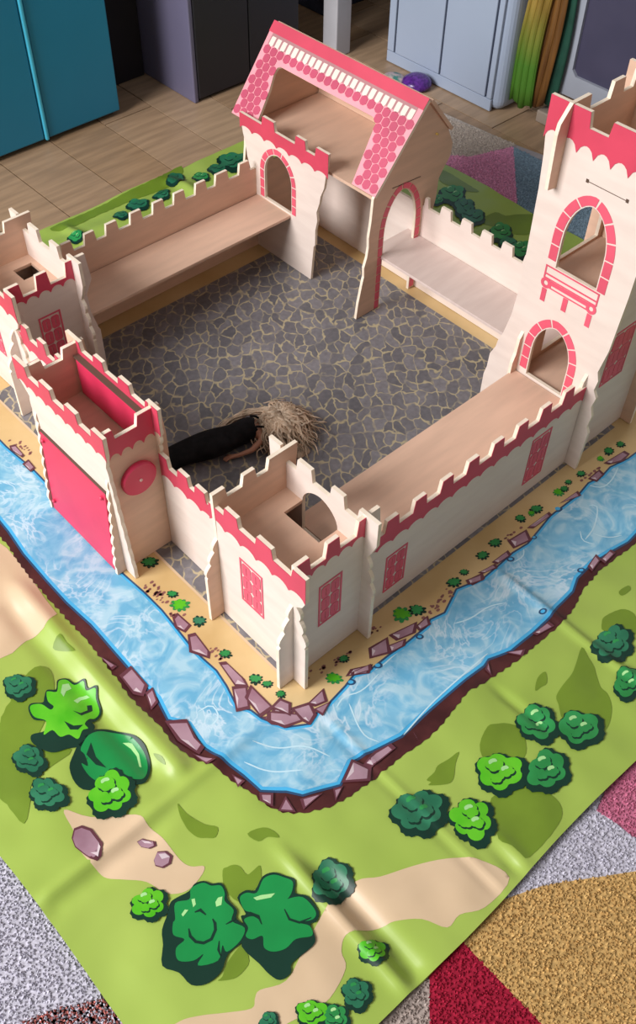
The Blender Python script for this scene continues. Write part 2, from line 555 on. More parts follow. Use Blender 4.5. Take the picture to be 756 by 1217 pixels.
for name, poly in PATCH:
    base_c = RC[name]
    mt = noisy('rug_' + name, shade(base_c, 0.68), shade(base_c, 1.35), scale=210, rough=0.95, lo=0.3, hi=0.7, spec=0.1)
    v, f, c = prism(poly, plane_map('z', 0), RB + 0.0262, RB + 0.034)
    pt = rug.part('color_patch', v, f, mt, label=name.replace('_', ' ') + ' patch of the rug')
    fix_normals(pt)
    P = np.array(poly)
    lo, hi = P.min(0), P.max(0)
    step = 0.0135
    gx, gy = np.meshgrid(np.arange(lo[0], hi[0], step), np.arange(lo[1], hi[1], step))
    gx = gx.ravel() + rng.uniform(-.01, .01, gx.size); gy = gy.ravel() + rng.uniform(-.01, .01, gy.size)
    keep = in_poly(gx, gy, poly) & ~((gx > MATX0 + .012) & (gx < MATX1 - .012) & (gy > MATY0 + .012) & (gy < MATY1 - .012))
    keep &= (gx > -2.4) & (gy > -2.55) & in_poly(gx, gy, RUG)
    gx, gy = gx[keep], gy[keep]
    n = len(gx)
    if not n:
        continue
    ang = rng.uniform(0, 2 * np.pi, n); ln = rng.uniform(.002, .010, n); hh = rng.uniform(.009, .018, n)
    vs = np.zeros((n, 4, 3))
    for k in range(3):
        a = ang + k * 2.0944
        vs[:, k, 0] = gx + .0095 * np.cos(a); vs[:, k, 1] = gy + .0095 * np.sin(a); vs[:, k, 2] = RB + .032
    vs[:, 3, 0] = gx + ln * np.cos(ang); vs[:, 3, 1] = gy + ln * np.sin(ang); vs[:, 3, 2] = RB + .032 + hh
    idx = np.arange(n) * 4
    fs = np.stack([np.stack([idx, idx + 1, idx + 3], 1), np.stack([idx + 1, idx + 2, idx + 3], 1), np.stack([idx + 2, idx, idx + 3], 1)], 1).reshape(-1, 3)
    po = rug.part('pile', vs.reshape(-1, 3).tolist(), fs.tolist(), mt, parent=pt)
    po['kind'] = 'stuff'

# ------------------------------------------------------------------ play mat
MX = Thing('play_mat', 'large glossy vinyl play mat printed with moat, bushes and cobbles under the toy castle', 'play mat', (1.45, 1.5, -0.013))
LAY = 0.0015
FOLDS = [  # (axis, position, from, to, height, width): creases where the mat was folded
    ('x', -0.03, -1.6, -0.22, 0.0045, 0.020), ('x', -0.075, -1.6, -0.22, -0.004, 0.025), ('y', -0.115, -1.75, -0.3, 0.014, 0.035), ('y', -0.19, -1.75, -0.9, -0.012, 0.05),
    ('x', 1.41, -1.6, -0.2, 0.014, 0.03), ('x', -0.70, -1.6, -0.6, 0.018, 0.04), ('x', -0.62, -1.6, -0.75, -0.026, 0.06),
    ('x', 0.79, -1.2, -0.7, -0.012, 0.03), ('x', 0.09, -1.6, -1.3, -0.016, 0.04), ('x', 0.14, -1.6, -1.25, 0.010, 0.04), ('x', -0.81, -0.1, 1.7, 0.024, 0.06),
    ('x', -0.93, 0.0, 1.6, -0.016, 0.06), ('x', 0.76, 4.1, 4.7, 0.02, 0.05), ('x', 1.5, 4.1, 4.7, 0.02, 0.05), ('x', 2.6, 4.1, 4.7, 0.022, 0.06), ('y', 1.5, -1.75, -0.9, 0.014, 0.05)]
def smooth01(x):
    x = min(1.0, max(0.0, x))
    return x * x * (3 - 2 * x)
_hc = {}
def mat_h(x, y):
    key = (round(x, 4), round(y, 4))
    if key in _hc:
        return _hc[key]
    dx = max(-0.34 - x, 0, x - 3.35); dy = max(-0.15 - y, 0, y - 3.5)
    w = smooth01(math.hypot(dx, dy) / 0.45)
    h = 0.0
    if w > 0:
        h += w * 0.016 * (noise.noise((x * 2.1, y * 2.1, 0.3)) + 0.55 * noise.noise((x * 5.2, y * 5.2, 4.0)))
    for ax, p, a, b, amp, wd in FOLDS:
        s, t = (x, y) if ax == 'x' else (y, x)
        d = (s - p) / wd
        if abs(d) < 3:
            e = smooth01((t - a + 0.02) / 0.12) * smooth01((b - t + 0.02) / 0.25)
            h += 1.5 * amp * e * math.exp(-d * d)
    if y > 4.35:
        h -= 0.045 * smooth01((y - 4.35) / 0.2)
    _hc[key] = h
    return h
GR = 0.0167
def patch(name, poly, level, mat, parent=None, grid=GR, label=None):
    """flat print on the mat: a polygon that follows the mat's folds"""
    fine = []
    for i in range(len(poly)):
        a, b = poly[i], poly[(i + 1) % len(poly)]
        flat = -0.3 < a[0] < 3.3 and -0.1 < a[1] < 3.45 and -0.3 < b[0] < 3.3 and -0.1 < b[1] < 3.45
        k = 1 if flat else max(1, int(math.hypot(b[0] - a[0], b[1] - a[1]) / grid))
        fine += [(a[0] + (b[0] - a[0]) * j / k, a[1] + (b[1] - a[1]) * j / k) for j in range(k)]
    poly = fine
    P = np.array(poly)
    lo, hi = P.min(0), P.max(0)
    pts = [Vector(p) for p in poly]
    if (hi - lo).max() > 0.04:
        i0, i1 = math.ceil(lo[0] / grid), math.floor(hi[0] / grid)
        j0, j1 = math.ceil(lo[1] / grid), math.floor(hi[1] / grid)
        gx, gy = np.meshgrid(np.arange(i0, i1 + 1) * grid, np.arange(j0, j1 + 1) * grid)
        gx, gy = gx.ravel(), gy.ravel()
        k = in_poly(gx, gy, poly)
        # inside the castle the mat is flat: no need for inner points
        k &= ~((gx > -0.3) & (gx < 3.3) & (gy > -0.1) & (gy < 3.45))
        pts += [Vector((float(a), float(b))) for a, b in zip(gx[k], gy[k])]
    n = len(poly)
    vs, es, fs, *_ = delaunay_2d_cdt(pts, [(i, (i + 1) % n) for i in range(n)], [], 1, 1e-6)
    z0 = -0.013 + level * LAY
    verts = [(q.x, q.y, z0 + mat_h(q.x, q.y)) for q in vs]
    faces = []
    for t in fs:
        t = list(t)
        a, b, c_ = (vs[i] for i in t[:3])
        if (b.x - a.x) * (c_.y - a.y) - (c_.x - a.x) * (b.y - a.y) < 0:
            t.reverse()
        faces.append(t)
    return MX.part(name, verts, faces, M[mat], parent, smooth=True, label=label)

def curve(pts, k=4):
    """closed smooth outline through the traced points"""
    P = [np.array(p) for p in pts]
    n = len(P)
    out = []
    for i in range(n):
        a, b, c_, d = P[i - 1], P[i], P[(i + 1) % n], P[(i + 2) % n]
        for j in range(k):
            t = j / k
            out.append(tuple(.5 * ((2 * b) + (c_ - a) * t + (2 * a - 5 * b + 4 * c_ - d) * t * t + (3 * b - a - 3 * c_ + d) * t ** 3)))
    return out

def ribbon(pts, w, closed=False):
    """outline polygon of a stroke along pts"""
    P = [np.array(p) for p in pts]
    L, R_ = [], []
    n = len(P)
    for i in range(n):
        a, b = P[max(0, i - 1)], P[min(n - 1, i + 1)]
        d = b - a
        d = d / (np.hypot(*d) or 1)
        k = w * (1 if 0 < i < n - 1 else 0.35)
        nrm = np.array([-d[1], d[0]]) * k / 2
        L.append(tuple(P[i] + nrm)); R_.append(tuple(P[i] - nrm))
    return L + R_[::-1]

def fringe(poly, amp, n):
    """roughen an outline with small teeth"""
    out = []
    m_ = len(poly)
    for i in range(m_):
        a, b = np.array(poly[i]), np.array(poly[(i + 1) % m_])
        L = np.hypot(*(b - a))
        k = max(1, int(L / n))
        nrm = np.array([-(b - a)[1], (b - a)[0]]) / (L or 1)
        for j in range(k):
            out.append(tuple(a + (b - a) * (j / k) + nrm * (amp * (1 if j % 2 else -1) * random.uniform(.3, 1) if 0 < j else 0)))
    return out

# the vinyl sheet itself
nx = int(round((MATX1 - MATX0) / GR)); ny = int(round((MATY1 - MATY0) / GR))
def edge_wob(x, y):
    return 0.018 * noise.noise((x * 1.3, y * 1.3, 9))
xs = [MATX0 + (MATX1 - MATX0) * i / nx for i in range(nx + 1)]
ys = [MATY0 + (MATY1 - MATY0) * j / ny for j in range(ny + 1)]
def sheet_pt(x, y):
    k = max(smooth01((MATX0 + .5 - x) / .5), smooth01((x - MATX1 + .5) / .5), smooth01((MATY0 + .5 - y) / .5), smooth01((y - MATY1 + .5) / .5))
    X, Y = x + k * edge_wob(y, 1), y + k * edge_wob(x, 2)
    return (X, Y, -0.013 + mat_h(X, Y))
vs = [sheet_pt(x, y) for y in ys for x in xs]
fs = [(j * (nx + 1) + i, j * (nx + 1) + i + 1, (j + 1) * (nx + 1) + i + 1, (j + 1) * (nx + 1) + i) for j in range(ny) for i in range(nx)]
sheet = MX.part('vinyl_sheet', vs, fs, M['grass'], smooth=True)
_cnt = {}
for p in sheet.data.polygons:
    for ek in p.edge_keys:
        _cnt[ek] = _cnt.get(ek, 0) + 1
sa = sheet.data.attributes.new('sharp_edge', 'BOOLEAN', 'EDGE')
sa.data.foreach_set('value', [_cnt[tuple(sorted(e.vertices))] == 1 for e in sheet.data.edges])
so = sheet.modifiers.new('sheet_thickness', 'SOLIDIFY')
so.thickness = 0.004 * S * 2
so.offset = -1

# --- beige paths and dark grass
P2 = [(423, 1046), (452, 1041), (492, 1028), (530, 1020), (567, 1020), (606, 1042), (577, 1077), (547, 1086), (532, 1101), (502, 1091), (470, 1093), (456, 1098), (432, 1104), (411, 1111), (406, 1130), (411, 1150), (392, 1186), (365, 1204), (340, 1217), (330, 1228), (205, 1228), (214, 1213), (240, 1206), (267, 1203), (299, 1198), (303, 1186), (309, 1176), (340, 1165), (360, 1130), (390, 1075)]
patch('printed_path', curve([g(*p) for p in P2]), 1, 'path')
patch('printed_path', curve(crop(60, 930, 3.78, (60, 120), (180, 150), (380, 140), (440, 190), (500, 240), (580, 340), (630, 370), (690, 370), (670, 420), (610, 480), (520, 490), (430, 440), (330, 430), (250, 420), (200, 380), (130, 300), (100, 210))), 1, 'path')
patch('printed_path', [g(*p) for p in [(-60, 600), (8, 650), (30, 676), (52, 710), (68, 730), (52, 747), (30, 758), (14, 774), (-20, 790), (-90, 740)]], 1, 'path')
DARK = [
    [g(*p) for p in [(4, 845), (33, 797), (52, 789), (62, 800), (63, 830), (50, 862), (45, 880), (85, 890), (62, 910), (38, 930), (36, 950), (28, 978), (8, 955), (-20, 920)]],
    crop(556, 720, 3.78, (515, 180), (545, 225), (570, 265), (580, 300), (600, 360), (630, 390), (650, 450), (640, 520), (610, 560), (560, 540), (500, 500), (430, 510), (410, 440), (400, 400), (430, 350), (470, 300), (490, 250)),
    crop(556, 720, 3.78, (90, 540), (130, 528), (180, 525), (240, 550), (265, 640), (240, 690), (160, 700), (80, 690), (55, 620)),
    crop(460, 860, 3.78, (470, 330), (640, 280), (756, 330), (790, 400), (750, 480), (640, 600), (600, 585), (560, 550), (500, 520), (490, 430)),
    crop(460, 860, 3.78, (325, 120), (310, 170), (300, 240), (270, 265), (190, 270), (200, 255), (180, 245), (215, 210), (230, 180), (280, 150)),
    crop(60, 930, 3.78, (570, 90), (590, 110), (620, 140), (690, 180), (750, 195), (740, 240), (700, 243), (660, 240), (620, 210), (600, 180), (580, 140)),
    [g(*p) for p in [(294, 990), (312, 983), (325, 987), (332, 995), (318, 994), (307, 999)]],
    crop(140, 1017, 3.78, (470, 60), (490, 45), (520, 35), (550, 45), (580, 80), (610, 60), (640, 40), (640, 120), (590, 160), (540, 200), (480, 140)),
    crop(140, 1017, 3.78, (450, 560), (470, 540), (490, 480), (540, 410), (565, 400), (590, 470), (560, 520), (520, 550)),
    crop(556, 720, 3.78, (605, 70), (620, 40), (690, 10), (740, 25), (760, 60), (760, 120), (620, 110)),
    crop(556, 720, 3.78, (350, 290), (358, 340), (330, 360), (305, 375), (315, 320)),
    [g(*p) for p in [(62, 768), (72, 756), (80, 766), (90, 776), (74, 774)]],
    [g(*p) for p in [(736, 702), (747, 695), (750, 700), (740, 707)]],
    crop(30, 150, 2.7, (75, 312), (160, 272), (240, 235), (330, 192), (420, 150), (500, 108), (490, 170), (420, 195), (340, 220), (230, 265), (130, 315)),
    crop(500, 170, 4.725, (100, 150), (140, 150), (230, 205), (330, 270), (250, 265), (170, 240), (110, 210)),
    crop(500, 170, 4.725, (420, 380), (480, 400), (560, 390), (660, 395), (660, 470), (600, 505), (520, 500), (430, 470), (340, 430)),
    crop(140, 700, 3.78, (160, 740), (200, 760), (215, 795), (180, 770)),
]
for d in DARK:
    patch('printed_dark_grass', fringe(curve(d, 3), 0.005, 0.03), 1.6, 'shadow_print')

# --- moat: bank, water, sand, cobbles (rings drawn as stacked flat prints)
OUT = [(-70, 560), (8, 646), (30, 680), (60, 715), (100, 757), (140, 808), (156, 830), (188, 861), (206, 885), (225, 900), (256, 912), (280, 930), (299, 943), (322, 960), (336, 966), (368, 966), (397, 957), (426, 939), (450, 920), (479, 896), (500, 883), (520, 867), (556, 822), (580, 807), (619, 781), (651, 754), (667, 741), (684, 720), (693, 700), (715, 676), (731, 663), (749, 650), (800, 604)]
WOUT = [(-60, 548), (8, 631), (26, 658), (53, 690), (77, 716), (106, 742), (132, 772), (148, 790), (170, 815), (185, 830), (198, 856), (222, 862), (240, 888), (264, 904), (288, 922), (309, 941), (340, 942), (360, 947), (386, 939), (406, 933), (419, 906), (436, 896), (463, 883), (479, 875), (505, 851), (520, 838), (556, 807), (577, 791), (582, 783), (609, 773), (635, 752), (656, 733), (664, 721), (683, 702), (688, 687), (707, 668), (725, 657), (749, 643), (790, 600)]
WIN = [(-50, 470), (8, 530), (15, 536), (27, 546), (38, 555), (70, 588), (110, 640), (148, 682), (172, 703), (193, 724), (206, 740), (225, 764), (240, 780), (258, 796), (270, 814), (282, 838), (299, 843), (312, 853), (341, 863), (368, 859), (376, 846), (391, 834), (410, 814), (420, 801), (438, 796), (462, 777), (481, 764), (507, 743), (511, 735), (528, 727), (536, 711), (542, 699), (557, 693), (573, 687), (589, 674), (609, 656), (627, 645), (654, 612), (688, 586), (699, 573), (715, 565), (725, 554), (746, 544), (790, 512)]
def ring_close(px, far):
    pts = [g(*p) for p in px]
    return pts + far
outer = ring_close(OUT, [(3.75, -0.62), (3.92, -0.2), (3.95, 1.5), (3.9, 3.4), (3.6, 3.92), (2.0, 3.95), (0.0, 3.92), (-0.5, 3.7)])
wouter = ring_close(WOUT, [(3.7, -0.5), (3.84, -0.1), (3.86, 1.5), (3.8, 3.4), (3.5, 3.82), (2.0, 3.86), (0.1, 3.82), (-0.42, 3.6)])
winner = ring_close(WIN, [(3.42, -0.2), (3.5, 0.2), (3.48, 1.5), (3.48, 3.2), (3.3, 3.5), (2.0, 3.55), (0.4, 3.52), (-0.1, 3.3)])
patch('printed_bank', fringe(outer, 0.008, 0.025), 2, 'bank', label='dark maroon river bank printed on the mat')
patch('printed_outline', wouter, 2.6, 'navy')
def inset(poly, d):
    P = np.array(poly); n = len(P); out = []
    sgn = 1 if area2(poly) > 0 else -1
    for i in range(n):
        a, b = P[i - 1], P[(i + 1) % n]
        t = b - a; t = t / (np.hypot(*t) or 1)
        out.append(tuple(P[i] + sgn * d * np.array([-t[1], t[0]])))
    return out
patch('printed_water_edge', inset(wouter, 0.013), 3.2, 'cyan')
patch('printed_water', inset(wouter, 0.032), 3.8, 'water', label='blue moat water with pale swirls printed on the mat')
patch('printed_water_edge', inset(winner, -0.022), 4.4, 'cyan')
patch('printed_outline', inset(winner, -0.009), 5.0, 'navy')
patch('printed_sand', inset(winner, 0.002), 5.6, 'sand', label='sandy island printed on the mat')
patch('printed_cobbles', [(-0.04, 0.0), (2.97, 0.0), (2.97, 3.12), (-0.04, 3.12)], 6.6, 'cobble', label='grey cobbled courtyard with yellow joints printed on the mat')
patch('printed_sand_edge', [(-0.055, -0.012), (-0.04, -0.012), (-0.04, 3.12), (-0.055, 3.12)], 6.6, 'path')

# --- rocks along the banks
C1 = (140, 700, 3.78); C2 = (320, 780, 3.78); C3 = (420, 640, 3.78); C4 = (556, 520, 3.78); C5 = (556, 720, 3.78); C6 = (0, 780, 3.78); C7 = (0, 500, 4.725)
ROCKS = [
    (C1, [(15, 390), (60, 350), (125, 430), (110, 470), (70, 460)]), (C1, [(130, 470), (155, 450), (172, 500), (150, 530)]),
    (C1, [(220, 600), (310, 595), (345, 670), (380, 705), (360, 735), (280, 680)]), (C1, [(520, 840), (560, 862), (540, 882)]),
    (C1, [(345, 745), (430, 770), (400, 785)]), (C1, [(645, 925), (690, 925), (690, 970), (650, 950)]),
    (C2, [(75, 640), (110, 695), (50, 690)]), (C2, [(150, 645), (230, 622), (160, 682)]), (C2, [(295, 600), (325, 590), (300, 642)]),
    (C2, [(335, 560), (375, 470), (450, 500), (445, 550)]), (C2, [(430, 480), (480, 430), (540, 395), (560, 412), (460, 492)]), (C2, [(652, 345), (670, 375), (657, 352)]),
    (C5, [(300, 118), (360, 75), (382, 90), (320, 122)]), (C5, [(178, 205), (250, 195), (240, 217)]), (C5, [(93, 252), (105, 302), (88, 280)]),
    (C4, [(545, 575), (575, 530), (592, 550), (560, 595)]), (C4, [(603, 545), (640, 508), (657, 520), (620, 558)]),
    (C6, [(455, 5), (515, 40), (500, 52)]),
    (C1, [(253, 132), (270, 113), (322, 160), (300, 187), (265, 167)]), (C1, [(320, 210), (350, 203), (408, 280), (407, 305), (330, 277)]),
    (C1, [(460, 335), (490, 332), (560, 400), (582, 435), (530, 432)]), (C1, [(518, 445), (576, 438), (588, 530), (535, 542)]),
    (C1, [(580, 490), (600, 438), (692, 530), (640, 567)]), (C1, [(698, 530), (730, 498), (770, 515), (770, 562)]), (C1, [(656, 575), (770, 563), (760, 612), (700, 602)]),
    (C2, [(20, 245), (50, 203), (107, 245), (90, 252)]), (C2, [(0, 250), (130, 260), (152, 285), (70, 312), (0, 287)]),
    (C2, [(108, 235), (180, 213), (203, 260), (180, 298), (150, 280)]), (C2, [(180, 210), (240, 152), (252, 200), (210, 217)]), (C2, [(208, 237), (268, 208), (240, 257)]),
    (C2, [(353, 85), (375, 58), (457, 38), (440, 72)]),
    (C3, [(78, 492), (150, 448), (158, 510), (80, 532)]), (C3, [(160, 482), (230, 453), (222, 480), (170, 507)]), (C3, [(168, 432), (280, 378), (270, 422), (200, 452)]),
    (C3, [(288, 392), (330, 353), (338, 385), (300, 407)]), (C3, [(0, 600), (70, 568), (72, 590), (0, 612)]), (C3, [(513, 187), (575, 158), (582, 180), (540, 202)]),
    (C3, [(568, 150), (630, 118), (642, 130), (590, 152)]), (C3, [(630, 102), (690, 58), (702, 75), (650, 110)]),
    (C4, [(188, 462), (260, 418), (278, 460), (210, 492)]), (C4, [(273, 402), (360, 338), (372, 350), (300, 402)]), (C4, [(0, 640), (60, 618), (62, 640), (10, 657)]),
    (C4, [(60, 602), (120, 578), (122, 590)]), (C4, [(418, 292), (490, 243), (502, 260)]), (C4, [(548, 182), (590, 148), (607, 165), (580, 192)]), (C4, [(618, 112), (700, 63), (722, 75), (690, 102), (640, 117)]),
    (C7, [(60, 145), (85, 140), (130, 190), (120, 200), (70, 165)]), (C7, [(135, 245), (160, 225), (190, 262), (170, 280)]),
]
for ri, (cr, pts) in enumerate(ROCKS):
    rl = (ri % 6) * .45
    q = np.array(crop(*cr, *pts))
    c0 = q.mean(0)
    big = [tuple(c0 + (p - c0) * 1.0 + (p - c0) / (np.hypot(*(p - c0)) + 1e-6) * 0.014) for p in q]
    rk = patch('bank_rock', big, 6.4 + rl, 'rock_dark')
    patch('rock_face', [tuple(c0 + (p - c0) * 0.88) for p in q], 6.62 + rl, 'rock', rk)
    # a pale lower facet
    i = int(np.argmin(q[:, 0] + q[:, 1]))
    a, b = q[i], q[(i + 1) % len(q)]
    if len(q) > 3:
        patch('rock_facet', [tuple(c0 + (p - c0) * 0.85) for p in (a, b)] + [tuple(c0 + ((a + b) / 2 - c0) * 0.45)], 6.82 + rl, 'rock_light', rk)
# rings of water round stones that break the surface
for u, v_, r in [(417, 810, 5), (449, 790, 5), (499, 756, 4), (607, 664, 4), (635, 638, 3), (663, 604, 5), (691, 677, 4), (645, 727, 4)]:
    pts = [g(u + r * math.cos(a) * 1.2, v_ + r * .75 * math.sin(a)) for a in np.linspace(0, 2 * math.pi, 13)[:-1]]
    rg = patch('water_ring', pts, 5.2, 'navy')
    patch('ring_centre', [tuple(np.mean(pts, 0) + (np.array(p) - np.mean(pts, 0)) * .55) for p in pts], 6.0, 'cyan', rg)
# foam swirls
SW = [[(690, 580), (705, 560), (728, 545)], [(697, 575), (716, 580), (728, 570), (735, 555)], [(700, 600), (712, 598), (708, 625), (696, 640)], [(690, 630), (692, 642), (706, 645)], [(705, 632), (722, 638), (740, 634)], [(610, 668), (624, 660), (622, 650)], [(640, 620), (658, 612), (670, 605)],
      [(400, 840), (408, 826), (430, 822), (450, 800)], [(425, 800), (450, 795), (470, 776), (490, 760)], [(415, 835), (430, 872), (450, 880)], [(480, 872), (510, 838), (545, 806), (580, 775)], [(300, 880), (330, 890), (362, 884), (392, 898)], [(290, 905), (320, 918), (360, 915)],
      [(236, 845), (252, 835), (262, 852), (250, 862)], [(540, 740), (560, 735), (580, 720), (600, 716)]]
def soften(pts, n=2):
    for _ in range(n):
        q = [pts[0]]
        for a, b in zip(pts, pts[1:]):
            q += [(a[0] * .75 + b[0] * .25, a[1] * .75 + b[1] * .25), (a[0] * .25 + b[0] * .75, a[1] * .25 + b[1] * .75)]
        pts = q + [pts[-1]]
    return pts
for sw in SW:
    sw = soften(sw)
    patch('foam_swirl', ribbon(walk([g(*p) for p in sw], 0.03), 0.008), 4.3, 'foam')

# --- bushes
def lobes(u, v_, ru, rv, n, amp, ph, spikes=0):
    pts = []
    N = max(36, n * 8)
    for k in range(N):
        a = 2 * math.pi * k / N
        r = 1 - amp + amp * abs(math.sin(n * a / 2 + ph)) ** 0.6
        r *= 1 + .09 * math.sin(2 * a + ph * 7) + .06 * math.sin(3 * a + ph * 13)
        if spikes:
            r *= 1 + 0.05 * (k % 2)
        pts.append((u + ru * r * math.cos(a), v_ + rv * r * math.sin(a)))
    return pts
def bush(u, v_, r, kind, n=7, ph=0.3, dark=(0.10, 0.13), sq=0.94, lv=0.0):
    body = [g(*p) for p in lobes(u, v_, r * 1.05, r * 1.05 * sq, n, 0.20, ph, 1)]
    o = patch('printed_bush', body, 6.2 + lv, 'ink')
    cu, cv = u - r * dark[0], v_ - r * dark[1]
    patch('bush_crown', [g(*p) for p in lobes(cu, cv, r * .90, r * .88 * sq, n, 0.26, ph)], 6.9 + lv, kind, o)
    # two or three leaf clusters outlined on the crown, each with a thin highlight
    for k, (du, dv, q) in enumerate(((-.26, -.20, .40), (.27, -.05, .34), (-.05, .30, .30))[:3 if r > 15 else 2]):
        du, dv = du * math.cos(ph) - dv * math.sin(ph), du * math.sin(ph) + dv * math.cos(ph)
        pu, pv = cu + r * du, cv + r * dv
        cl = patch('bush_crease', [g(*p) for p in lobes(pu + r * .04, pv + r * .06, r * q, r * q * .85 * sq, 5, .22, ph + k)], 7.4 + lv, 'ink', o)
        patch('bush_cluster', [g(*p) for p in lobes(pu, pv, r * q * .93, r * q * .76 * sq, 5, .22, ph + k)], 8.0 + lv, kind, o)
        if k < 2:
            arc = [(pu + r * q * .55 * math.cos(b), pv + r * q * .5 * math.sin(b)) for b in np.linspace(math.pi + .2, math.pi * 1.5 + .5, 6)]
            patch('bush_highlight', ribbon([g(*p) for p in arc], 0.0007 * r), 8.6 + lv, 'mint' if kind != 'teal' else 'green', o)
    return o
bush(134, 945, 29, 'bright', 7, .5, lv=2.4)
for b in [(23, 816, 18, 'teal', 6, .2), (36, 904, 20, 'teal', 6, .9), (58, 945, 22, 'teal', 7, .1), (178, 1075, 22, 'bright', 6, .4),
          (395, 1048, 27, 'teal', 6, .6), (445, 1131, 18, 'bright', 6, .3), (425, 1182, 20, 'teal', 6, .7), (373, 1206, 20, 'bright', 6, .2), (400, 1211, 18, 'green', 6, .8), (320, 1214, 12, 'teal', 5, .5),
          (500, 967, 32, 'teal', 7, .3), (563, 977, 29, 'bright', 6, .8), (597, 920, 29, 'bright', 6, .2), (652, 918, 27, 'green', 6, .5), (640, 861, 25, 'green', 6, .9), (691, 867, 26, 'green', 5, .2),
          (730, 766, 24, 'teal', 7, .4), (748, 813, 20, 'green', 5, .6)]:
    bush(*b)
o = patch('printed_bush', curve(crop(*C6, (140, 350), (200, 332), (205, 290), (150, 280), (126, 235), (138, 207), (190, 204), (198, 180), (210, 148), (250, 145), (256, 100), (295, 88), (330, 108), (378, 98), (392, 134), (436, 134), (438, 180), (452, 235), (430, 278), (410, 290), (424, 312), (385, 392), (300, 415), (230, 432), (150, 392))), 6.2, 'ink')
patch('bush_crown', curve(crop(*C6, (140, 215), (185, 212), (225, 237), (240, 222), (215, 200), (208, 160), (222, 155), (255, 155), (262, 105), (295, 95), (330, 117), (373, 106), (383, 142), (428, 142), (428, 180), (443, 235), (423, 268), (398, 275), (380, 300), (395, 320), (370, 330), (350, 370), (310, 350), (270, 360), (235, 330), (195, 350), (207, 290), (155, 270), (134, 237))), 6.9, 'bright', o)
patch('bush_crease', crop(*C6, (325, 240), (360, 250), (390, 232), (386, 208), (408, 205), (412, 232), (365, 262)), 7.5, 'ink', o)
patch('bush_crease', crop(*C6, (288, 290), (330, 310), (372, 305), (350, 328), (315, 328)), 7.5, 'ink', o)
patch('bush_highlight', crop(*C6, (278, 120), (305, 112), (318, 135), (295, 150), (285, 178), (272, 160)), 7.5, 'mint', o)
patch('bush_highlight', crop(*C6, (328, 192), (350, 172), (385, 162), (400, 172), (360, 185), (345, 202)), 7.5, 'mint', o)
o = patch('printed_bush', fringe(curve(crop(*C6, (330, 440), (350, 395), (380, 355), (410, 330), (440, 318), (480, 315), (510, 322), (560, 336), (605, 355), (640, 385), (660, 420), (675, 490), (655, 562), (600, 578), (520, 560), (400, 602), (340, 572), (312, 500)), 3), 0.004, 0.025), 6.2, 'ink')
patch('bush_crown', curve(crop(*C6, (362, 420), (375, 385), (400, 350), (450, 328), (510, 332), (560, 345), (598, 365), (645, 425), (662, 490), (645, 545), (600, 552), (540, 545), (500, 555), (450, 565), (400, 535), (365, 480), (395, 490), (380, 440))), 6.9, 'emerald', o)
patch('bush_crease', crop(*C6, (408, 385), (430, 450), (478, 500), (430, 485), (388, 440)), 7.5, 'ink', o)
patch('bush_highlight', crop(*C6, (548, 378), (575, 378), (592, 384), (622, 430), (634, 492), (624, 490), (612, 440), (585, 405)), 7.5, 'mint', o)
C8 = (140, 1017, 3.78)
o = patch('printed_bush', fringe(curve(crop(*C8, (235, 205), (265, 182), (318, 155), (345, 120), (385, 108), (420, 120), (465, 118), (488, 160), (495, 195), (535, 240), (533, 280), (580, 320), (565, 380), (495, 440), (465, 520), (400, 575), (330, 580), (275, 525), (200, 495), (203, 400), (198, 330), (225, 250)), 3), 0.004, 0.025), 6.2, 'ink')
patch('bush_crown', curve(crop(*C8, (257, 208), (320, 192), (325, 150), (345, 130), (385, 117), (420, 130), (462, 130), (480, 165), (480, 200), (520, 240), (512, 290), (570, 322), (550, 380), (490, 430), (470, 400), (450, 470), (360, 492), (385, 440), (340, 470), (272, 470), (262, 415), (300, 375), (250, 355), (247, 300), (257, 280))), 6.9, 'emerald', o)
patch('bush_crease', ribbon(crop(*C8, (318, 325), (325, 360), (350, 385), (385, 390), (420, 372), (438, 330), (436, 300), (425, 280)), 0.014), 7.5, 'ink', o)
patch('bush_crease', ribbon(crop(*C8, (345, 250), (370, 240), (395, 262)), 0.016), 7.5, 'ink', o)
patch('bush_crease', ribbon(crop(*C8, (455, 380), (452, 420), (462, 450)), 0.012), 7.5, 'ink', o)
patch('bush_crease', ribbon(crop(*C8, (485, 305), (510, 292), (530, 280)), 0.010), 7.5, 'ink', o)
for hl in ([(330, 192), (345, 188), (350, 215), (338, 228)], [(438, 205), (450, 185), (470, 180), (465, 218), (442, 226)], [(285, 260), (300, 238), (316, 240), (302, 258), (292, 270)]):
    patch('bush_highlight', crop(*C8, *hl), 7.5, 'mint', o)
o = patch('printed_bush', fringe(curve([g(*p) for p in [(282, 1066), (292, 1057), (303, 1057), (312, 1041), (325, 1036), (338, 1040), (351, 1046), (351, 1061), (366, 1065), (379, 1083), (376, 1095), (369, 1098), (375, 1115), (370, 1126), (347, 1145), (346, 1156), (333, 1165), (320, 1158), (308, 1145), (287, 1124), (292, 1105), (286, 1088), (292, 1085)]], 3), 0.004, 0.025), 6.2, 'ink')
patch('bush_crown', curve([g(*p) for p in [(285, 1066), (293, 1060), (305, 1060), (313, 1044), (325, 1039), (337, 1042), (348, 1048), (346, 1062), (338, 1072), (342, 1068), (360, 1066), (375, 1082), (372, 1092), (355, 1096), (368, 1100), (371, 1112), (352, 1116), (340, 1127), (325, 1131), (314, 1126), (312, 1112), (300, 1116), (292, 1112), (295, 1102), (290, 1092), (300, 1088), (308, 1092), (300, 1084), (290, 1080)]]), 6.9, 'emerald', o)
patch('bush_crease', ribbon([g(*p) for p in [(338, 1080), (344, 1092), (356, 1096), (370, 1090)]], 0.012), 7.5, 'ink', o)
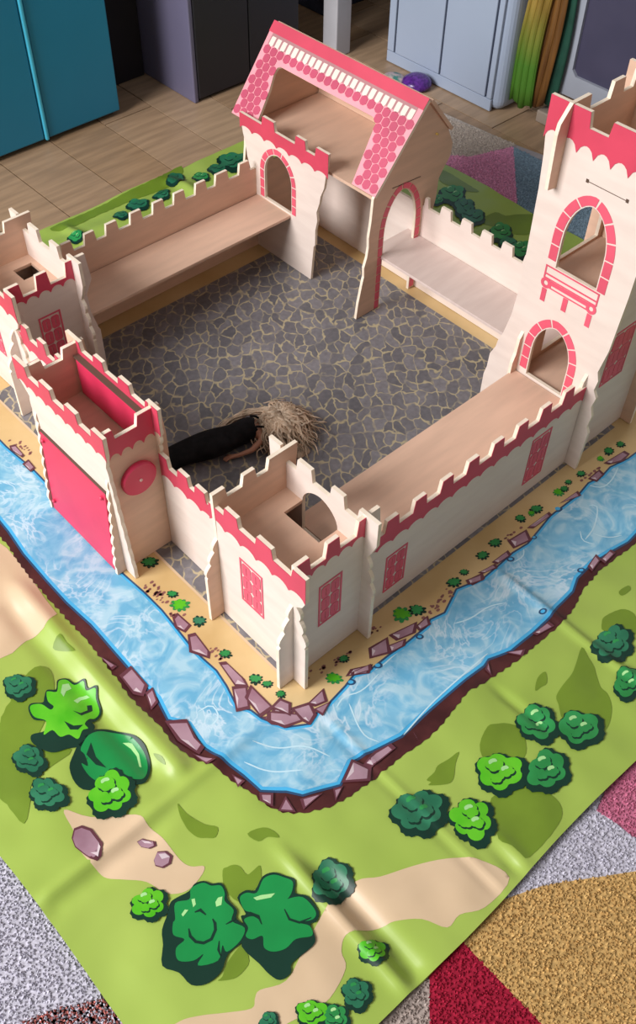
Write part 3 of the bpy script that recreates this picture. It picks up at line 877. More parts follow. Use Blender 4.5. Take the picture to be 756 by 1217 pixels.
patch('bush_crease', ribbon([g(*p) for p in [(297, 1083), (307, 1088), (311, 1098)]], 0.012), 7.5, 'ink', o)
patch('bush_highlight', [g(*p) for p in [(301, 1066), (310, 1063), (327, 1061), (322, 1066), (305, 1069)]], 7.5, 'mint', o)
# bushes beyond the far walls
for b in [(277, 190, 18, 'teal', 6, .2), (258, 199, 11, 'teal', 5, .2), (208, 210, 12, 'teal', 5, .6), (238, 209, 10, 'green', 5, .1), (192, 231, 10, 'teal', 5, .4), (163, 241, 13, 'teal', 5, .2), (143, 254, 9, 'teal', 5, .9), (90, 283, 9, 'green', 5, .3),
          (538, 232, 15, 'green', 6, .3), (552, 247, 14, 'teal', 6, .7), (562, 258, 14, 'teal', 5, .2), (595, 277, 15, 'green', 6, .5), (604, 290, 11, 'teal', 5, .1), (620, 298, 14, 'green', 5, .4), (520, 238, 8, 'green', 5, .4)]:
    bush(*b, dark=(0.0, 0.2), sq=0.8)
# small shrubs on the sand
for u, v_, r, k in [(178, 668, 9, 'green'), (205, 706, 6, 'green'), (214, 719, 10, 'bright'), (237, 738, 8, 'teal'), (268, 777, 7, 'green'), (304, 807, 8, 'green'), (318, 813, 6, 'green'), (334, 825, 6, 'green'), (397, 806, 9, 'bright'), (409, 783, 6, 'green'), (478, 730, 11, 'bright'), (496, 725, 9, 'green'),
                    (540, 692, 8, 'green'), (552, 680, 5, 'green'), (574, 660, 7, 'green'), (589, 645, 7, 'green'), (619, 616, 6, 'green'), (638, 605, 7, 'green'), (632, 610, 4, 'bright'), (664, 585, 6, 'bright'), (671, 581, 5, 'green'), (676, 573, 4, 'green'), (691, 563, 5, 'green'), (714, 545, 4, 'bright'), (724, 536, 6, 'green'), (738, 528, 5, 'green')]:
    o = patch('printed_shrub', [g(*p) for p in lobes(u, v_, r * 1.15, r * .8, 9, 0.45, random.random(), 1)], 6.6, 'ink' if k != 'bright' else 'green')
    patch('shrub_leaves', [g(*p) for p in lobes(u - .5, v_ - 1, r * .9, r * .6, 7, 0.45, random.random())], 7.3, k, o)
# pebbles at the water's edge
pv, pf = [], []
for (u0, v0), (u1, v1), n, sp in [((172, 690), (215, 735), 40, 7), ((252, 768), (262, 785), 8, 5), ((505, 735), (538, 700), 26, 6), ((440, 750), (462, 740), 8, 5), ((352, 810), (420, 775), 18, 6), ((600, 640), (618, 628), 8, 4), ((690, 570), (712, 556), 12, 4), ((15, 520), (36, 540), 14, 6)]:
    for k in range(n):
        t = random.random()
        u = u0 + (u1 - u0) * t + random.uniform(-sp, sp); w = v0 + (v1 - v0) * t + random.uniform(-sp, sp) * .6
        cx, cy = g(u, w); r = random.uniform(.006, .013)
        a0 = random.random() * 6
        k0 = len(pv)
        for j in range(6):
            a = a0 + j * math.pi / 3
            x, y = cx + r * math.cos(a) * 1.2, cy + r * math.sin(a) * .8
            pv.append((x, y, -0.013 + 6.3 * LAY + mat_h(x, y)))
        pf.append(tuple(range(k0, k0 + 6)))
pb = MX.part('printed_pebbles', pv, pf, M['pebble'])
pb['kind'] = 'stuff'
# three mauve stones on the beige path
for pts, hl in [(crop(60, 930, 3.78, (95, 250), (105, 205), (140, 190), (185, 205), (235, 270), (230, 330), (210, 352), (180, 345), (110, 290)), crop(60, 930, 3.78, (180, 315), (215, 335), (225, 290), (215, 270), (210, 315))),
                (crop(60, 930, 3.78, (385, 255), (410, 240), (470, 258), (475, 280), (445, 292), (405, 280)), crop(60, 930, 3.78, (405, 250), (440, 255), (455, 268), (420, 262))),
                (crop(60, 930, 3.78, (463, 345), (480, 305), (520, 303), (548, 325), (540, 360), (505, 380), (470, 370)), crop(60, 930, 3.78, (485, 318), (515, 315), (535, 330), (500, 340)))]:
    q = np.array(pts); c0 = q.mean(0)
    o = patch('printed_stone', pts, 4, 'rock_dark')
    patch('stone_face', [tuple(c0 + (p - c0) * .84 + np.array([-.004, .004])) for p in q], 4.7, 'rock', o)
    patch('stone_highlight', hl, 5.4, 'rock_light', o)

# ------------------------------------------------------------------ castle
TW = 'toy castle towers'
CW = 'toy castle curtain walls'

def small_tower(label, ox, oy, hatch, door):
    """square tower of four slotted plywood panels; ox, oy is its outer corner"""
    W, D = 0.49, 0.606
    th = Thing('castle_tower', label, 'toy tower', (ox + W / 2, oy + D / 2, 0), TW)
    X = lambda s: ox + s
    Y = lambda s: oy + s
    # front panel, plane x = ox
    top = crenel(-.105, .645, .93, 1.0, [(-.105, 0.0), (.135, .27), (.40, .52)])
    fin = [(-e, z) for e, z in wave(.71, .40, .035, .098, 3, .022)]
    out = [(Y(s), z) for s, z in top] + [(Y(.655), .66)] + [(Y(.69), .45), (Y(.69), 0)] + [(Y(-.105), 0), (Y(-.105), .39)] + [(Y(s), z) for s, z in fin[::-1]] + [(Y(-.08), .75), (Y(-.105), .81)]
    fr = panel(th, 'front_panel', 'x', X(0), out, face='white')
    band(th, 'x', X(0), [(Y(s), z) for s, z in top], .80, 6, .035, fr)
    lattice(th, 'x', X(0), Y(.225), Y(.41), .325, .695, fr)
    # side panel, plane y = oy
    top = crenel(.0, .58, .895, 1.0, [(0, .105), (.205, .305), (.42, .58)])
    finl = [(-e, z) for e, z in wave(.70, .40, .006, .10, 3, .022)]
    out = [(X(s), z) for s, z in top] + [(X(.60), .8), (X(.545), .7), (X(.55), .55), (X(.585), .4), (X(.595), .38), (X(.595), 0), (X(-.112), 0), (X(-.112), .39)] + [(X(s), z) for s, z in finl[::-1]]
    sd = panel(th, 'side_panel', 'y', Y(0), out, face='white')
    tb = crenel(.02, .478, .895, 1.0, [(.02, .105), (.205, .305), (.42, .478)])
    band(th, 'y', Y(0), [(X(s), z) for s, z in tb], .84, 5, .035, sd)
    lattice(th, 'y', Y(0), X(.165), X(.33), .335, .69, sd)
    # rear panel, plane x = ox + W
    top = crenel(-.10, .735, .925, 1.015, [(-.10, .05), (.14, .255), (.385, .515), (.63, .735)])
    finr = [(-e, z) for e, z in wave(.70, .40, .04, .095, 3, .02)]
    out = [(Y(s), z) for s, z in top] + [(Y(.72), .80), (Y(.66), .72), (Y(.67), .55), (Y(.71), .4), (Y(.71), 0), (Y(-.10), 0), (Y(-.10), .39)] + [(Y(s), z) for s, z in finr[::-1]] + [(Y(-.07), .76), (Y(-.10), .84)]
    holes = []
    if door:
        holes = [arch_curve(Y(.325), .14, .475, .72, .865)]
        holes[0] = [(s, z) for s, z in holes[0]]
    panel(th, 'rear_panel', 'x', X(W), out, holes, face='white')  # inner face coloured whiter to stand for the window light on it
    # inner side panel, plane y = oy + D
    top = crenel(-.02, .56, .95, 1.025, [(-.02, .075), (.175, .275), (.35, .56)])
    fini = [(-e, z) for e, z in wave(.67, .40, .012, .10, 3, .02)]
    out = [(X(s), z) for s, z in top] + [(X(.54), .7), (X(.585), .4), (X(.585), 0), (X(-.105), 0), (X(-.105), .39)] + [(X(s), z) for s, z in fini[::-1]]
    panel(th, 'inner_panel', 'y', Y(D), out)
    # floor with hatch
    a, b = X(T / 2), X(W - T / 2)
    (hx0, hy0), (hx1, hy1) = hatch
    if door:                       # the hatch runs up to the doorway
        fo = [(a, Y(T / 2)), (b, Y(T / 2)), (b, Y(hy0)), (X(hx0), Y(hy0)), (X(hx0), Y(hy1)), (b, Y(hy1)), (b, Y(D - T / 2)), (a, Y(D - T / 2))]
        cut = []
    else:
        fo = [(a, Y(T / 2)), (b, Y(T / 2)), (b, Y(D - T / 2)), (a, Y(D - T / 2))]
        cut = [[(X(hx0), Y(hy0)), (X(hx1), Y(hy0)), (X(hx1), Y(hy1)), (X(hx0), Y(hy1))]]
    v, f, c = prism(fo, plane_map('z', .715), -T / 2, T / 2, cut)
    fix_normals(th.part('floor_panel', v, f, M['ply_flat']))
    return th

small_tower('near corner tower with a floor hatch and a doorway to the long wall walk', 0.0, 0.0, [(.345, .185), (.47, .465)], True)
small_tower('small crenellated tower at the left end of the back wall beyond the gatehouse', 0.10, 2.80, [(.30, .36), (.44, .5)], False)

# --- gatehouse
gh = Thing('castle_gatehouse', 'toy castle gatehouse with a raised pink drawbridge and a red wheel on its side', 'toy gatehouse', (-0.08, 1.6, 0))
GX0, GX1, GY0, GY1 = -.244, .092, 1.24, 1.955
top = crenel(1.19, 2.07, 1.07, 1.135, [(1.19, 1.31), (1.43, 1.56), (1.68, 1.81), (1.93, 2.07)])
finr = [(GY0 - e, z) for e, z in wave(.90, .04, .022, .10, 8, .008)]
finl = [(GY1 + e, z) for e, z in wave(.90, .04, .022, .10, 8, .008)]
out = list(top) + [(GY1 + .115, 1.0)] + finl + [(GY1 + .105, 0), (GY0 - .105, 0)] + finr[::-1] + [(GY0 - .048, 1.0)]
gate_hole = [(1.36, .03), (1.84, .03), (1.84, .60), (1.36, .60)]
fr = panel(gh, 'front_panel', 'x', GX0, out, [gate_hole], face='white')
band(gh, 'x', GX0, top, .965, 9, .028, fr)
for nm, yy, merl in (('side_panel', GY0, [(GX0, -.165), (-.025, .13)]), ('far_side_panel', GY1, [(GX0 + .0, -.14), (-.02, .13)])):
    top = crenel(GX0, .13, 1.055, 1.125, merl)
    fin = [(GX0 - e, z) for e, z in wave(.80, .06, .006, .072, 8, .011)]
    out = list(top) + [(.15, .9), (.15, 0), (GX0 - .075, 0)] + fin[::-1]
    sd = panel(gh, nm, 'y', yy, out)
    tb = crenel(GX0 + .02, GX1 - .016, 1.055, 1.125, [(GX0 + .02, merl[0][1]), (merl[1][0], GX1 - .016)])
    band(gh, 'y', yy, tb, .915, 4, .04, sd, side=-1 if nm == 'side_panel' else 1)
    if nm == 'side_panel':
        # the round red wheel that winds the drawbridge
        v, f = lathe([(.108, 0), (.112, -.008), (.112, -.028), (.106, -.035), (.03, -.037), (.012, -.037)], 32, (-.075, yy - T / 2, .70), 'y')
        wh = gh.part('winding_wheel', v, f, M['red_board'], smooth=False, label='round red winding wheel with a screw in the middle')
        fix_normals(wh)
        v, f = lathe([(.010, -.037), (.010, -.043), (.006, -.046)], 12, (-.075, yy - T / 2, .70), 'y')
        fix_normals(gh.part('screw', v, f, plain('dull_screw', (.7, .5, .45), .4), wh))
top = crenel(1.17, 2.05, 1.085, 1.145, [(1.17, 1.29), (1.42, 1.54), (1.67, 1.78), (1.9, 2.05)])
fin = [(GY0 - e, z) for e, z in wave(1.0, .78, .06, .02, 3, .012)]
out = list(top) + [(2.04, .9), (2.0, .8), (2.0, 0), (GY0 - .02, 0)] + fin[::-1]
bk = panel(gh, 'back_panel', 'x', GX1, out)
band(gh, 'x', GX1, [(s, z) for s, z in crenel(1.17, 1.225, 1.085, 1.145, [(1.17, 1.225)])], .95, 1, .01, bk)
band(gh, 'x', GX1, [(s, z) for s, z in crenel(GY0 + .016, GY1 - .016, 1.085, 1.145, [(GY0 + .016, 1.29), (1.42, 1.54), (1.67, 1.78), (1.9, GY1 - .016)])], 1.02, 7, .02, bk)
v, f = box(GX0 + T / 2, GX1 - T / 2, GY0 + T / 2, GY1 - T / 2, .745, .745 + T)
gh.part('floor_panel', v, f, M['ply_flat'])
v, f = box(GX1 - T / 2 - .034, GX1 - T / 2 - .006, 1.30, 1.925, .775, 1.045)
o = gh.part('red_board', v, f, M['red_board'], label='glossy red board leaning inside the back of the gatehouse')
bevel_mod(o, .004)
v, f = box(GX1 - T / 2 - .040, GX1 - T / 2 - .004, 1.295, 1.93, 1.046, 1.055)
gh.part('board_rail', v, f, M['slot'])
# drawbridge: hinged at the foot, almost shut
def db(s, t, d):
    x = -.300 + (.042) * (t / .66)
    return (x + d, s, t)
v, f, c = prism([(1.268, .004), (1.935, .004), (1.935, .655), (1.268, .655)], db, -.013, .013)
dbr = gh.part('drawbridge', v, f, M['red_board'], label='plain pink red drawbridge board')
fix_normals(dbr)
bevel_mod(dbr, .004)
for yy, zz in ((1.30, .61), (1.90, .61), (1.90, .10)):
    v, f = lathe([(.013, 0), (.013, -.012), (.008, -.017)], 12, (-.313 + .042 * zz / .66, yy, zz), 'x')
    fix_normals(gh.part('cord_peg', v, f, M['red_board'], dbr))
v, f = box(GX0 - T / 2 - .012, GX0 - T / 2, 1.268, 1.935, .650, .668)
gh.part('gate_gap_shade', v, f, M['slot'])  # dark strip drawn for the shade in the gap above the drawbridge

# --- curtain walls
def curtain(label, axis, val, s0, s1, low, high, merl, zone=None, prints=True, windows=(), shelf=None, inner='ply', face='white', walk='ply_flat'):
    c0 = (s0 + s1) / 2
    base = (val, c0, 0) if axis == 'x' else (c0, val, 0)
    th = Thing('castle_wall', label, 'toy wall', base, CW)
    top = crenel(s0, s1, low, high, merl)
    p = panel(th, 'wall_panel', axis, val, list(top) + [(s1, 0), (s0, 0)], face=face, inner=inner)
    if prints:
        band(th, axis, val, top, low - .115, max(3, int((s1 - s0) / .115)), .03, p)
    for w in windows:
        lattice(th, axis, val, *w, p)
    if shelf:
        x0, x1, y0, y1, z = shelf
        v, f = box(x0, x1, y0, y1, z - T, z)
        o = th.part('wall_walk', v, f, M[walk], label='plywood wall walk')
        bevel_mod(o, .003)
    return th

def regular(s0, s1, pitch, w):
    out, s = [], s0
    while s + w < s1:
        out.append((s, s + w)); s += pitch
    return out

curtain('short white wall with a red crenellated band between the gatehouse and near corner tower', 'x', .092, .625, 1.222, .715, .785, [(.645, .745), (.80, .905), (.955, 1.06), (1.14, 1.222)])
curtain('castle wall between the gatehouse and the small left tower, mostly hidden behind the gatehouse', 'x', .118, 1.975, 2.784, .70, .785, regular(2.03, 2.78, .2, .1))
curtain('long front wall with two red lattice windows and a broad plywood wall walk', 'y', .035, .508, 2.434, .675, .765, regular(.68, 2.40, .2165, .108),
        windows=((.712, .885, .105, .435), (1.965, 2.155, .115, .52)), shelf=(.506, 2.432, .05, .555, .475))
curtain('back left wall with a low plywood shelf along its inner side', 'y', 3.28, .606, 3.07, .69, .775, [(.63, .74), (.76, .86), (.95, 1.05), (1.13, 1.24), (1.34, 1.45), (1.54, 1.65), (1.73, 1.84), (1.93, 2.04), (2.12, 2.25), (2.35, 2.46), (2.6, 2.7), (2.8, 2.9)],
        prints=False, face='ply', shelf=(.61, 2.56, 2.865, 3.262, .465))
curtain('back right wall of pale plywood with a shelf between keep and tall tower', 'x', 3.09, .572, 3.40, .715, .79, [(.6, .7), (.79, .88), (.98, 1.08), (1.17, 1.28), (1.36, 1.47), (1.55, 1.66), (1.75, 1.86), (1.97, 2.02)],
        prints=False, face='white', shelf=(2.665, 3.075, .57, 2.15, .465), walk='ply_pale')

# --- keep
kp = Thing('castle_keep', 'toy castle keep with a pink scaled gable roof cut open to show its upper floor', 'toy keep', (2.8, 2.8, 0))
KX = 2.53
top = crenel(2.46, 3.44, 1.075, 1.145, [(2.46, 2.60), (2.695, 2.815), (2.99 + .045, 3.185)])
left_e = [(2.63, 0), (2.612, .2), (2.60, .32), (2.585, .34), (2.585, .47), (2.565, .56), (2.575, .63), (2.545, .72), (2.535, .78), (2.50, .86), (2.49, .92)]
right_e = [(3.41, .92), (3.385, .85), (3.37, .75), (3.33, .64), (3.33, .5), (3.30, .4), (3.29, 0)]
arch = arch_curve(3.01, .155, .48, .70, .895)
fr = panel(kp, 'front_panel', 'x', KX, list(top) + right_e + left_e, [arch], face='white')
band(kp, 'x', KX, top, .955, 7, .03, fr)
arch_bricks(kp, 'x', KX, 3.01, .155, .48, .70, .895, .042, .078, fr)
GY = 2.04
garch = arch_curve(2.845, .165, .0, .62, .945)
gout = [(2.44, 0), (2.455, .14), (2.49, .32), (2.50, .36), (2.495, .44), (2.52, .52), (2.53, .6), (2.525, .68), (2.54, .8), (2.55, .985), (3.03, 1.515), (3.27, 1.245), (3.335, 1.12), (3.33, 1.03), (3.27, .95), (3.225, .88), (3.22, .72), (3.19, .6), (3.19, 0)]
ga = panel(kp, 'gable_panel', 'y', GY, gout + [(3.01, 0)] + [p for p in reversed(garch)][1:-1] + [(2.68, 0)], face='ply')
arch_bricks(kp, 'y', GY, 2.845, .165, .0, .62, .945, .042, .078, ga)
plate(kp, 'slot', 'y', GY, [(2.73, .995), (3.02, .975), (3.02, .979), (2.73, .999)], 'slot', ga)
panel(kp, 'far_gable_panel', 'y', 3.42, gout + [(3.01, 0)] + [p for p in reversed(garch)][1:-1] + [(2.68, 0)])
v, f, c = prism([(2.56, 2.06), (3.30, 2.06), (3.30, 3.40), (2.56, 3.40)], plane_map('z', .975), -T / 2, T / 2)
fix_normals(kp.part('upper_floor', v, f, M['ply_flat']))
v, f = box(3.29, 3.29 + T, 2.06, 3.40, .99, 1.215)
kp.part('rear_rail', v, f, M['ply'])
RA, RBv = np.array([3.03, 1.535]), np.array([2.562, .992])
dv = RBv - RA
Lr = float(np.hypot(*dv)); du = dv / Lr; nr = np.array([du[1], -du[0]])
if nr[1] < 0:
    nr = -nr
def roof_map(s, t, d):            # s along the ridge (y), t down the slope (0..1), d outward
    p = RA + dv * t + nr * d
    return (float(p[0]), s, float(p[1]))
def roof_map_b(s, t, d):
    p = RA + np.array([-dv[0], dv[1]]) * t + np.array([-nr[0], nr[1]]) * d
    return (float(p[0]), s, float(p[1]))
RY0, RY1 = 2.015, 3.60
OPEN = [(2.245, 1.0), (2.315, .40), (2.335, .375), (2.37, .365), (3.335, .365), (3.36, .385), (3.365, .45), (3.33, .62), (3.31, .80), (3.29, 1.0)]
v, f, c = prism([(RY0, 0), (RY0, 1.0)] + OPEN + [(RY1 - .03, 1.0), (RY1, 0)], roof_map, 0, .024)
rf = kp.part('roof_panel', v, f, [M['ply'], M['pink'], M['edge']], midx=c, label='pink roof slope with a large opening')
fix_normals(rf)
v, f, c = prism([(RY0, .02), (RY1, .02), (RY1, .55), (RY0, .55)], roof_map_b, 0, .024)
fix_normals(kp.part('rear_roof_panel', v, f, M['ply']))
def roof_plate(name, poly, mat, d=.0245, th_=.003):
    v, f, c = prism(poly, roof_map, d, d + th_)
    o = kp.part(name, v, f, M[mat], rf)
    fix_normals(o)
    return o
roof_plate('ridge_band', [(RY0, -.012), (RY0, .105), (RY1, .105), (RY1, -.012)], 'red')
nd = 24
for k in range(nd):
    a = RY0 + .05 + (RY1 - RY0 - .09) * k / nd
    roof_plate('ridge_dentil', [(a, .135), (a + .040, .135), (a + .044, .15), (a + .044, .215), (a + .036, .235), (a + .008, .235), (a, .215)], 'cream')
roof_plate('dentil_backing', [(RY0 + .045, .105), (RY0 + .045, .222), (RY1 - .045, .222), (RY1 - .045, .105)], 'dull', .0242, .0015)
hex_w, hex_h = .074, .098
rows = 0
for r in range(9):
    tcen = .272 + r * .083
    off = hex_w / 2 if r % 2 else 0
    k = 0
    while True:
        yc = RY0 + .042 + off + k * hex_w
        k += 1
        if yc > RY1 - .032 - .03 * max(0, tcen - .5):
            break
        if tcen + .044 > 1.0:
            continue
        lim = in_poly(np.array([yc - .022, yc + .022, yc, yc]), np.array([tcen, tcen, tcen - .03, tcen + .03]), OPEN)
        if lim.any():
            continue
        hw, hh = .0315, .049
        roof_plate('roof_scale', [(yc - hw, tcen - hh * .5), (yc - hw * .3, tcen - hh * .95), (yc + hw * .3, tcen - hh * .95), (yc + hw, tcen - hh * .5),
                                  (yc + hw, tcen + hh * .5), (yc + hw * .3, tcen + hh * .95), (yc - hw * .3, tcen + hh * .95), (yc - hw, tcen + hh * .5)], 'scale')
v, f = lathe([(.008, 0), (.008, -.018)], 10, (3.14, GY - T / 2, 1.26), 'y')
fix_normals(kp.part('peg', v, f, M['brass'], label='small brass peg'))

# --- tall tower
tt = Thing('castle_tower', 'tall castle tower with arched window, printed balcony and red top', 'toy tower', (2.78, .3, 0), TW)
TX0, TX1, TY0, TY1 = 2.45, 3.08, .045, .555
top = crenel(-.09, .69, 2.2, 2.285, [(-.09, -.02), (.095, .30), (.42, .69)])
right_e = [(.69, 2.15), (.68, 2.05), (.668, 1.95), (.655, 1.75), (.648, 1.3), (.65, 1.03), (.665, .85), (.70, .68), (.725, .62), (.735, .55), (.77, .47), (.775, .35), (.79, .28), (.79, 0)]
left_e = [(-.065, 0), (-.075, .28), (-.078, .34), (-.055, .38), (-.068, .48), (-.045, .55), (-.06, .63), (-.03, .68), (-.04, .76), (-.02, .82), (-.05, 1.0), (-.07, 1.4), (-.08, 1.9)]
big = arch_curve(.285, .145, 1.33, 1.52, 1.80)
low_a = arch_curve(.325, .14, .49, .70, .935)
fr = panel(tt, 'front_panel', 'x', TX0, list(top) + right_e + left_e, [big, low_a], face='white')
band(tt, 'x', TX0, top, 2.045, 7, .06, fr)
arch_bricks(tt, 'x', TX0, .285, .145, 1.33, 1.52, 1.80, .055, .105, fr)
arch_bricks(tt, 'x', TX0, .325, .14, .49, .70, .935, .052, .092, fr)
def bal(poly, mat='brick', holes=(), lift=0.0):
    plate(tt, 'balcony_print', 'x', TX0, poly, mat, fr, holes, lift=lift)
R = lambda a, b, c, d: [(a, c), (b, c), (b, d), (a, d)]
bal(R(.105, .495, 1.235, 1.325), holes=[R(.115, .485, 1.272, 1.316), R(.115, .485, 1.243, 1.262)])
bal(R(.15, .45, 1.18, 1.232), holes=[R(.17, .43, 1.188, 1.205)])
for yc in (.135, .47):
    ring = [(yc + .036 * math.cos(a), 1.205 + .036 * math.sin(a)) for a in np.linspace(0, 2 * math.pi, 15)[:-1]]
    bal(ring, holes=[[(yc + .016 * math.cos(a), 1.205 + .016 * math.sin(a)) for a in np.linspace(0, 2 * math.pi, 11)[:-1]]], lift=.0005)
    bal(R(yc - .017, yc + .017, 1.075, 1.165))
bal(R(.295, .33, 1.085, 1.176))
plate(tt, 'slot', 'x', TX0, [(.10, 1.925), (.36, 1.925), (.36, 1.928), (.10, 1.928)], 'slot', fr)
for yc in (.36, .10):
    plate(tt, 'slot', 'x', TX0, [(yc - .008, 1.918), (yc + .008, 1.918), (yc + .008, 1.938), (yc - .008, 1.938)], 'slot', fr, lift=.0006)
# side panels, slotted through the front
fin_top = [(2.449, 1.80), (2.36, 1.815), (2.352, 2.0), (2.345, 2.14), (2.355, 2.20), (2.43, 2.28)]
merl = [(2.43, 2.60), (2.78, 2.90), (2.99, 3.16)]
top = crenel(2.43, 3.16, 2.2, 2.29, merl)
bot = [(3.14, 2.0), (3.10, 1.8), (3.10, .6), (3.16, .4), (3.16, 0), (2.345, 0), (2.35, .3), (2.375, .42), (2.38, .56), (2.40, .62), (2.41, .74), (2.425, .85), (2.43, 1.2)]
sd = panel(tt, 'side_panel', 'y', TY0, crenel(2.449, 3.16, 2.2, 2.29, [(2.449, 2.60)] + merl[1:]) + bot[:10] + [(2.40, .62), (2.41, .72), (2.449, .78)], face='white')
far_bot = bot[:10] + [(2.40, .62), (2.41, .74), (2.449, .80), (2.449, 1.78)]
lattice(tt, 'y', TY0, 2.62, 2.86, .55, .97, sd)
tb = crenel(TX0 + .02, 3.16, 2.2, 2.29, [(TX0 + .02, 2.60), (2.78, 2.90), (2.99, 3.16)])
band(tt, 'y', TY0, tb, 2.045, 6, .06, sd)
hi = arch_curve(2.775, .255, 1.23, 1.55, 1.86)
lo_ = arch_curve(2.84, .15, .49, .72, .95)
panel(tt, 'far_side_panel', 'y', TY1, list(top) + far_bot + fin_top[:-1], [hi, lo_])
top = crenel(-.05, .65, 2.2, 2.29, [(-.05, .05), (.14, .25), (.36, .47), (.56, .65)])
panel(tt, 'rear_panel', 'x', TX1, list(top) + [(.65, 0), (-.05, 0)])
for z in (.46, 1.215):
    v, f = box(TX0 + T / 2, TX1 - T / 2, TY0 + T / 2, TY1 - T / 2, z - T, z)
    tt.part('floor_panel', v, f, M['ply_flat'])

# ------------------------------------------------------------------ doll
doll = Thing('doll', 'blonde doll in a long black dress lying face down on the cobbles', 'doll', (0.9, 1.6, 0))
DF, DH = np.array([.43, 1.755]), np.array([1.10, 1.545])
dax = (DH - DF) / np.hypot(*(DH - DF)); dn = np.array([-dax[1], dax[0]])
DL = float(np.hypot(*(DH - DF)))
def dp(a, b, z):                  # along the body (0 feet .. 1 neck), across (+ towards the far side), height
    p = DF + dax * a * DL + dn * b
    return (float(p[0]), float(p[1]), z)
skin = plain('doll_skin', (0.46, 0.22, 0.14), 0.45, 0.05)
cloth = noisy('black_dress', (0.004, 0.004, 0.005), (0.012, 0.011, 0.013), scale=60, rough=0.8, spec=0.2)
def skinned(name, nodes, edges, mt, root=0, sub=2, parent=None):
    bm = bmesh.new()
    lay = bm.verts.layers.skin.verify()
    bs = doll.base
    vv = []
    for i, (p, r) in enumerate(nodes):
        q = bm.verts.new([(p[k] - bs[k]) * S for k in range(3)])
        rr = r if isinstance(r, tuple) else (r, r)
        q[lay].radius = (rr[0] * S, rr[1] * S)
        q[lay].use_root = (i == root)
        vv.append(q)
    for a, b in edges:
        bm.edges.new((vv[a], vv[b]))
    me = bpy.data.meshes.new(name)
    bm.to_mesh(me)
    bm.free()
    me.materials.append(mt)
    o = bpy.data.objects.new(name, me)
    COL.objects.link(o)
    o.parent = parent or doll.o
    sk = o.modifiers.new('skin', 'SKIN')
    sk.use_smooth_shade = True
    sb = o.modifiers.new('smooth', 'SUBSURF')
    sb.levels = sub
    sb.render_levels = sub
    return o
body_nodes = [
    (dp(.55, .0, .075), .062), (dp(.70, .0, .078), .050), (dp(.84, .0, .082), .060), (dp(.95, .0, .085), .045), (dp(1.02, .0, .088), .024), (dp(1.10, -.01, .10), .052), (dp(1.19, -.02, .105), .062), (dp(1.26, -.02, .10), .045),
    (dp(.42, .035, .06), .045), (dp(.24, .03, .05), .032), (dp(.05, .025, .04), .022), (dp(.01, .03, .028), .014),
    (dp(.42, -.035, .06), .045), (dp(.24, -.03, .05), .032), (dp(.05, -.025, .04), .022), (dp(.01, -.03, .028), .014),
    (dp(.93, -.10, .075), .026), (dp(.80, -.135, .045), .020), (dp(.66, -.125, .028), .015), (dp(.60, -.115, .026), .016),
    (dp(.93, .10, .075), .026), (dp(.82, .17, .05), .020), (dp(.66, .165, .03), .015), (dp(.60, .155, .026), .016)]
edges = [(0, 1), (1, 2), (2, 3), (3, 4), (4, 5), (5, 6), (6, 7), (0, 8), (8, 9), (9, 10), (10, 11), (0, 12), (12, 13), (13, 14), (14, 15), (3, 16), (16, 17), (17, 18), (18, 19), (3, 20), (20, 21), (21, 22), (22, 23)]
for side, hand in ((-1, 19), (1, 23)):       # five short fingers on each hand
    hb = (.60, -.115) if side < 0 else (.60, .155)
    for k, (off, ln) in enumerate(((-.013, .050), (-.0045, .062), (.0045, .064), (.013, .052))):
        i = len(body_nodes)
        body_nodes.append((dp(hb[0] - .03, hb[1] + off, .024), .0058))
        body_nodes.append((dp(hb[0] - .03 - ln * .8, hb[1] + off * 1.3, .016), .0045))
        edges += [(hand, i), (i, i + 1)]
    i = len(body_nodes)
    body_nodes.append((dp(hb[0] - .005, hb[1] + side * -.022, .022), .006))
    body_nodes.append((dp(hb[0] - .03, hb[1] + side * -.034, .016), .0045))
    edges += [(hand, i), (i, i + 1)]
body = skinned('body', body_nodes, edges, skin)
# dress: rings round the body, flared fishtail hem
rings = [(-.01, .098, .046), (.04, .096, .048), (.12, .096, .056), (.25, .100, .066), (.40, .112, .082), (.52, .108, .088), (.62, .090, .086), (.72, .076, .084), (.82, .082, .090), (.88, .078, .092), (.91, .066, .088)]
vs, fs = [], []
N = 28
for i, (a, w, h) in enumerate(rings):
    for k in range(N):
        an = 2 * math.pi * k / N
        fold = 1 + (0.07 * math.sin(an * 7 + i * .5) + .04 * math.sin(an * 13)) * max(0, 1 - i / 6)
        z = .004 + h * (1 + math.sin(an)) * (.98 if i else .9)
        vs.append(dp(a + .012 * math.sin(an * 5), w * math.cos(an) * fold + .012 * math.sin(a * 9), max(.004, z)))
for i in range(len(rings) - 1):
    for k in range(N):
        fs.append((i * N + k, i * N + (k + 1) % N, (i + 1) * N + (k + 1) % N, (i + 1) * N + k))
dr = doll.part('dress', vs, fs, cloth, smooth=True, label='long black dress')
sb = dr.modifiers.new('smooth', 'SUBSURF'); sb.levels = sb.render_levels = 1
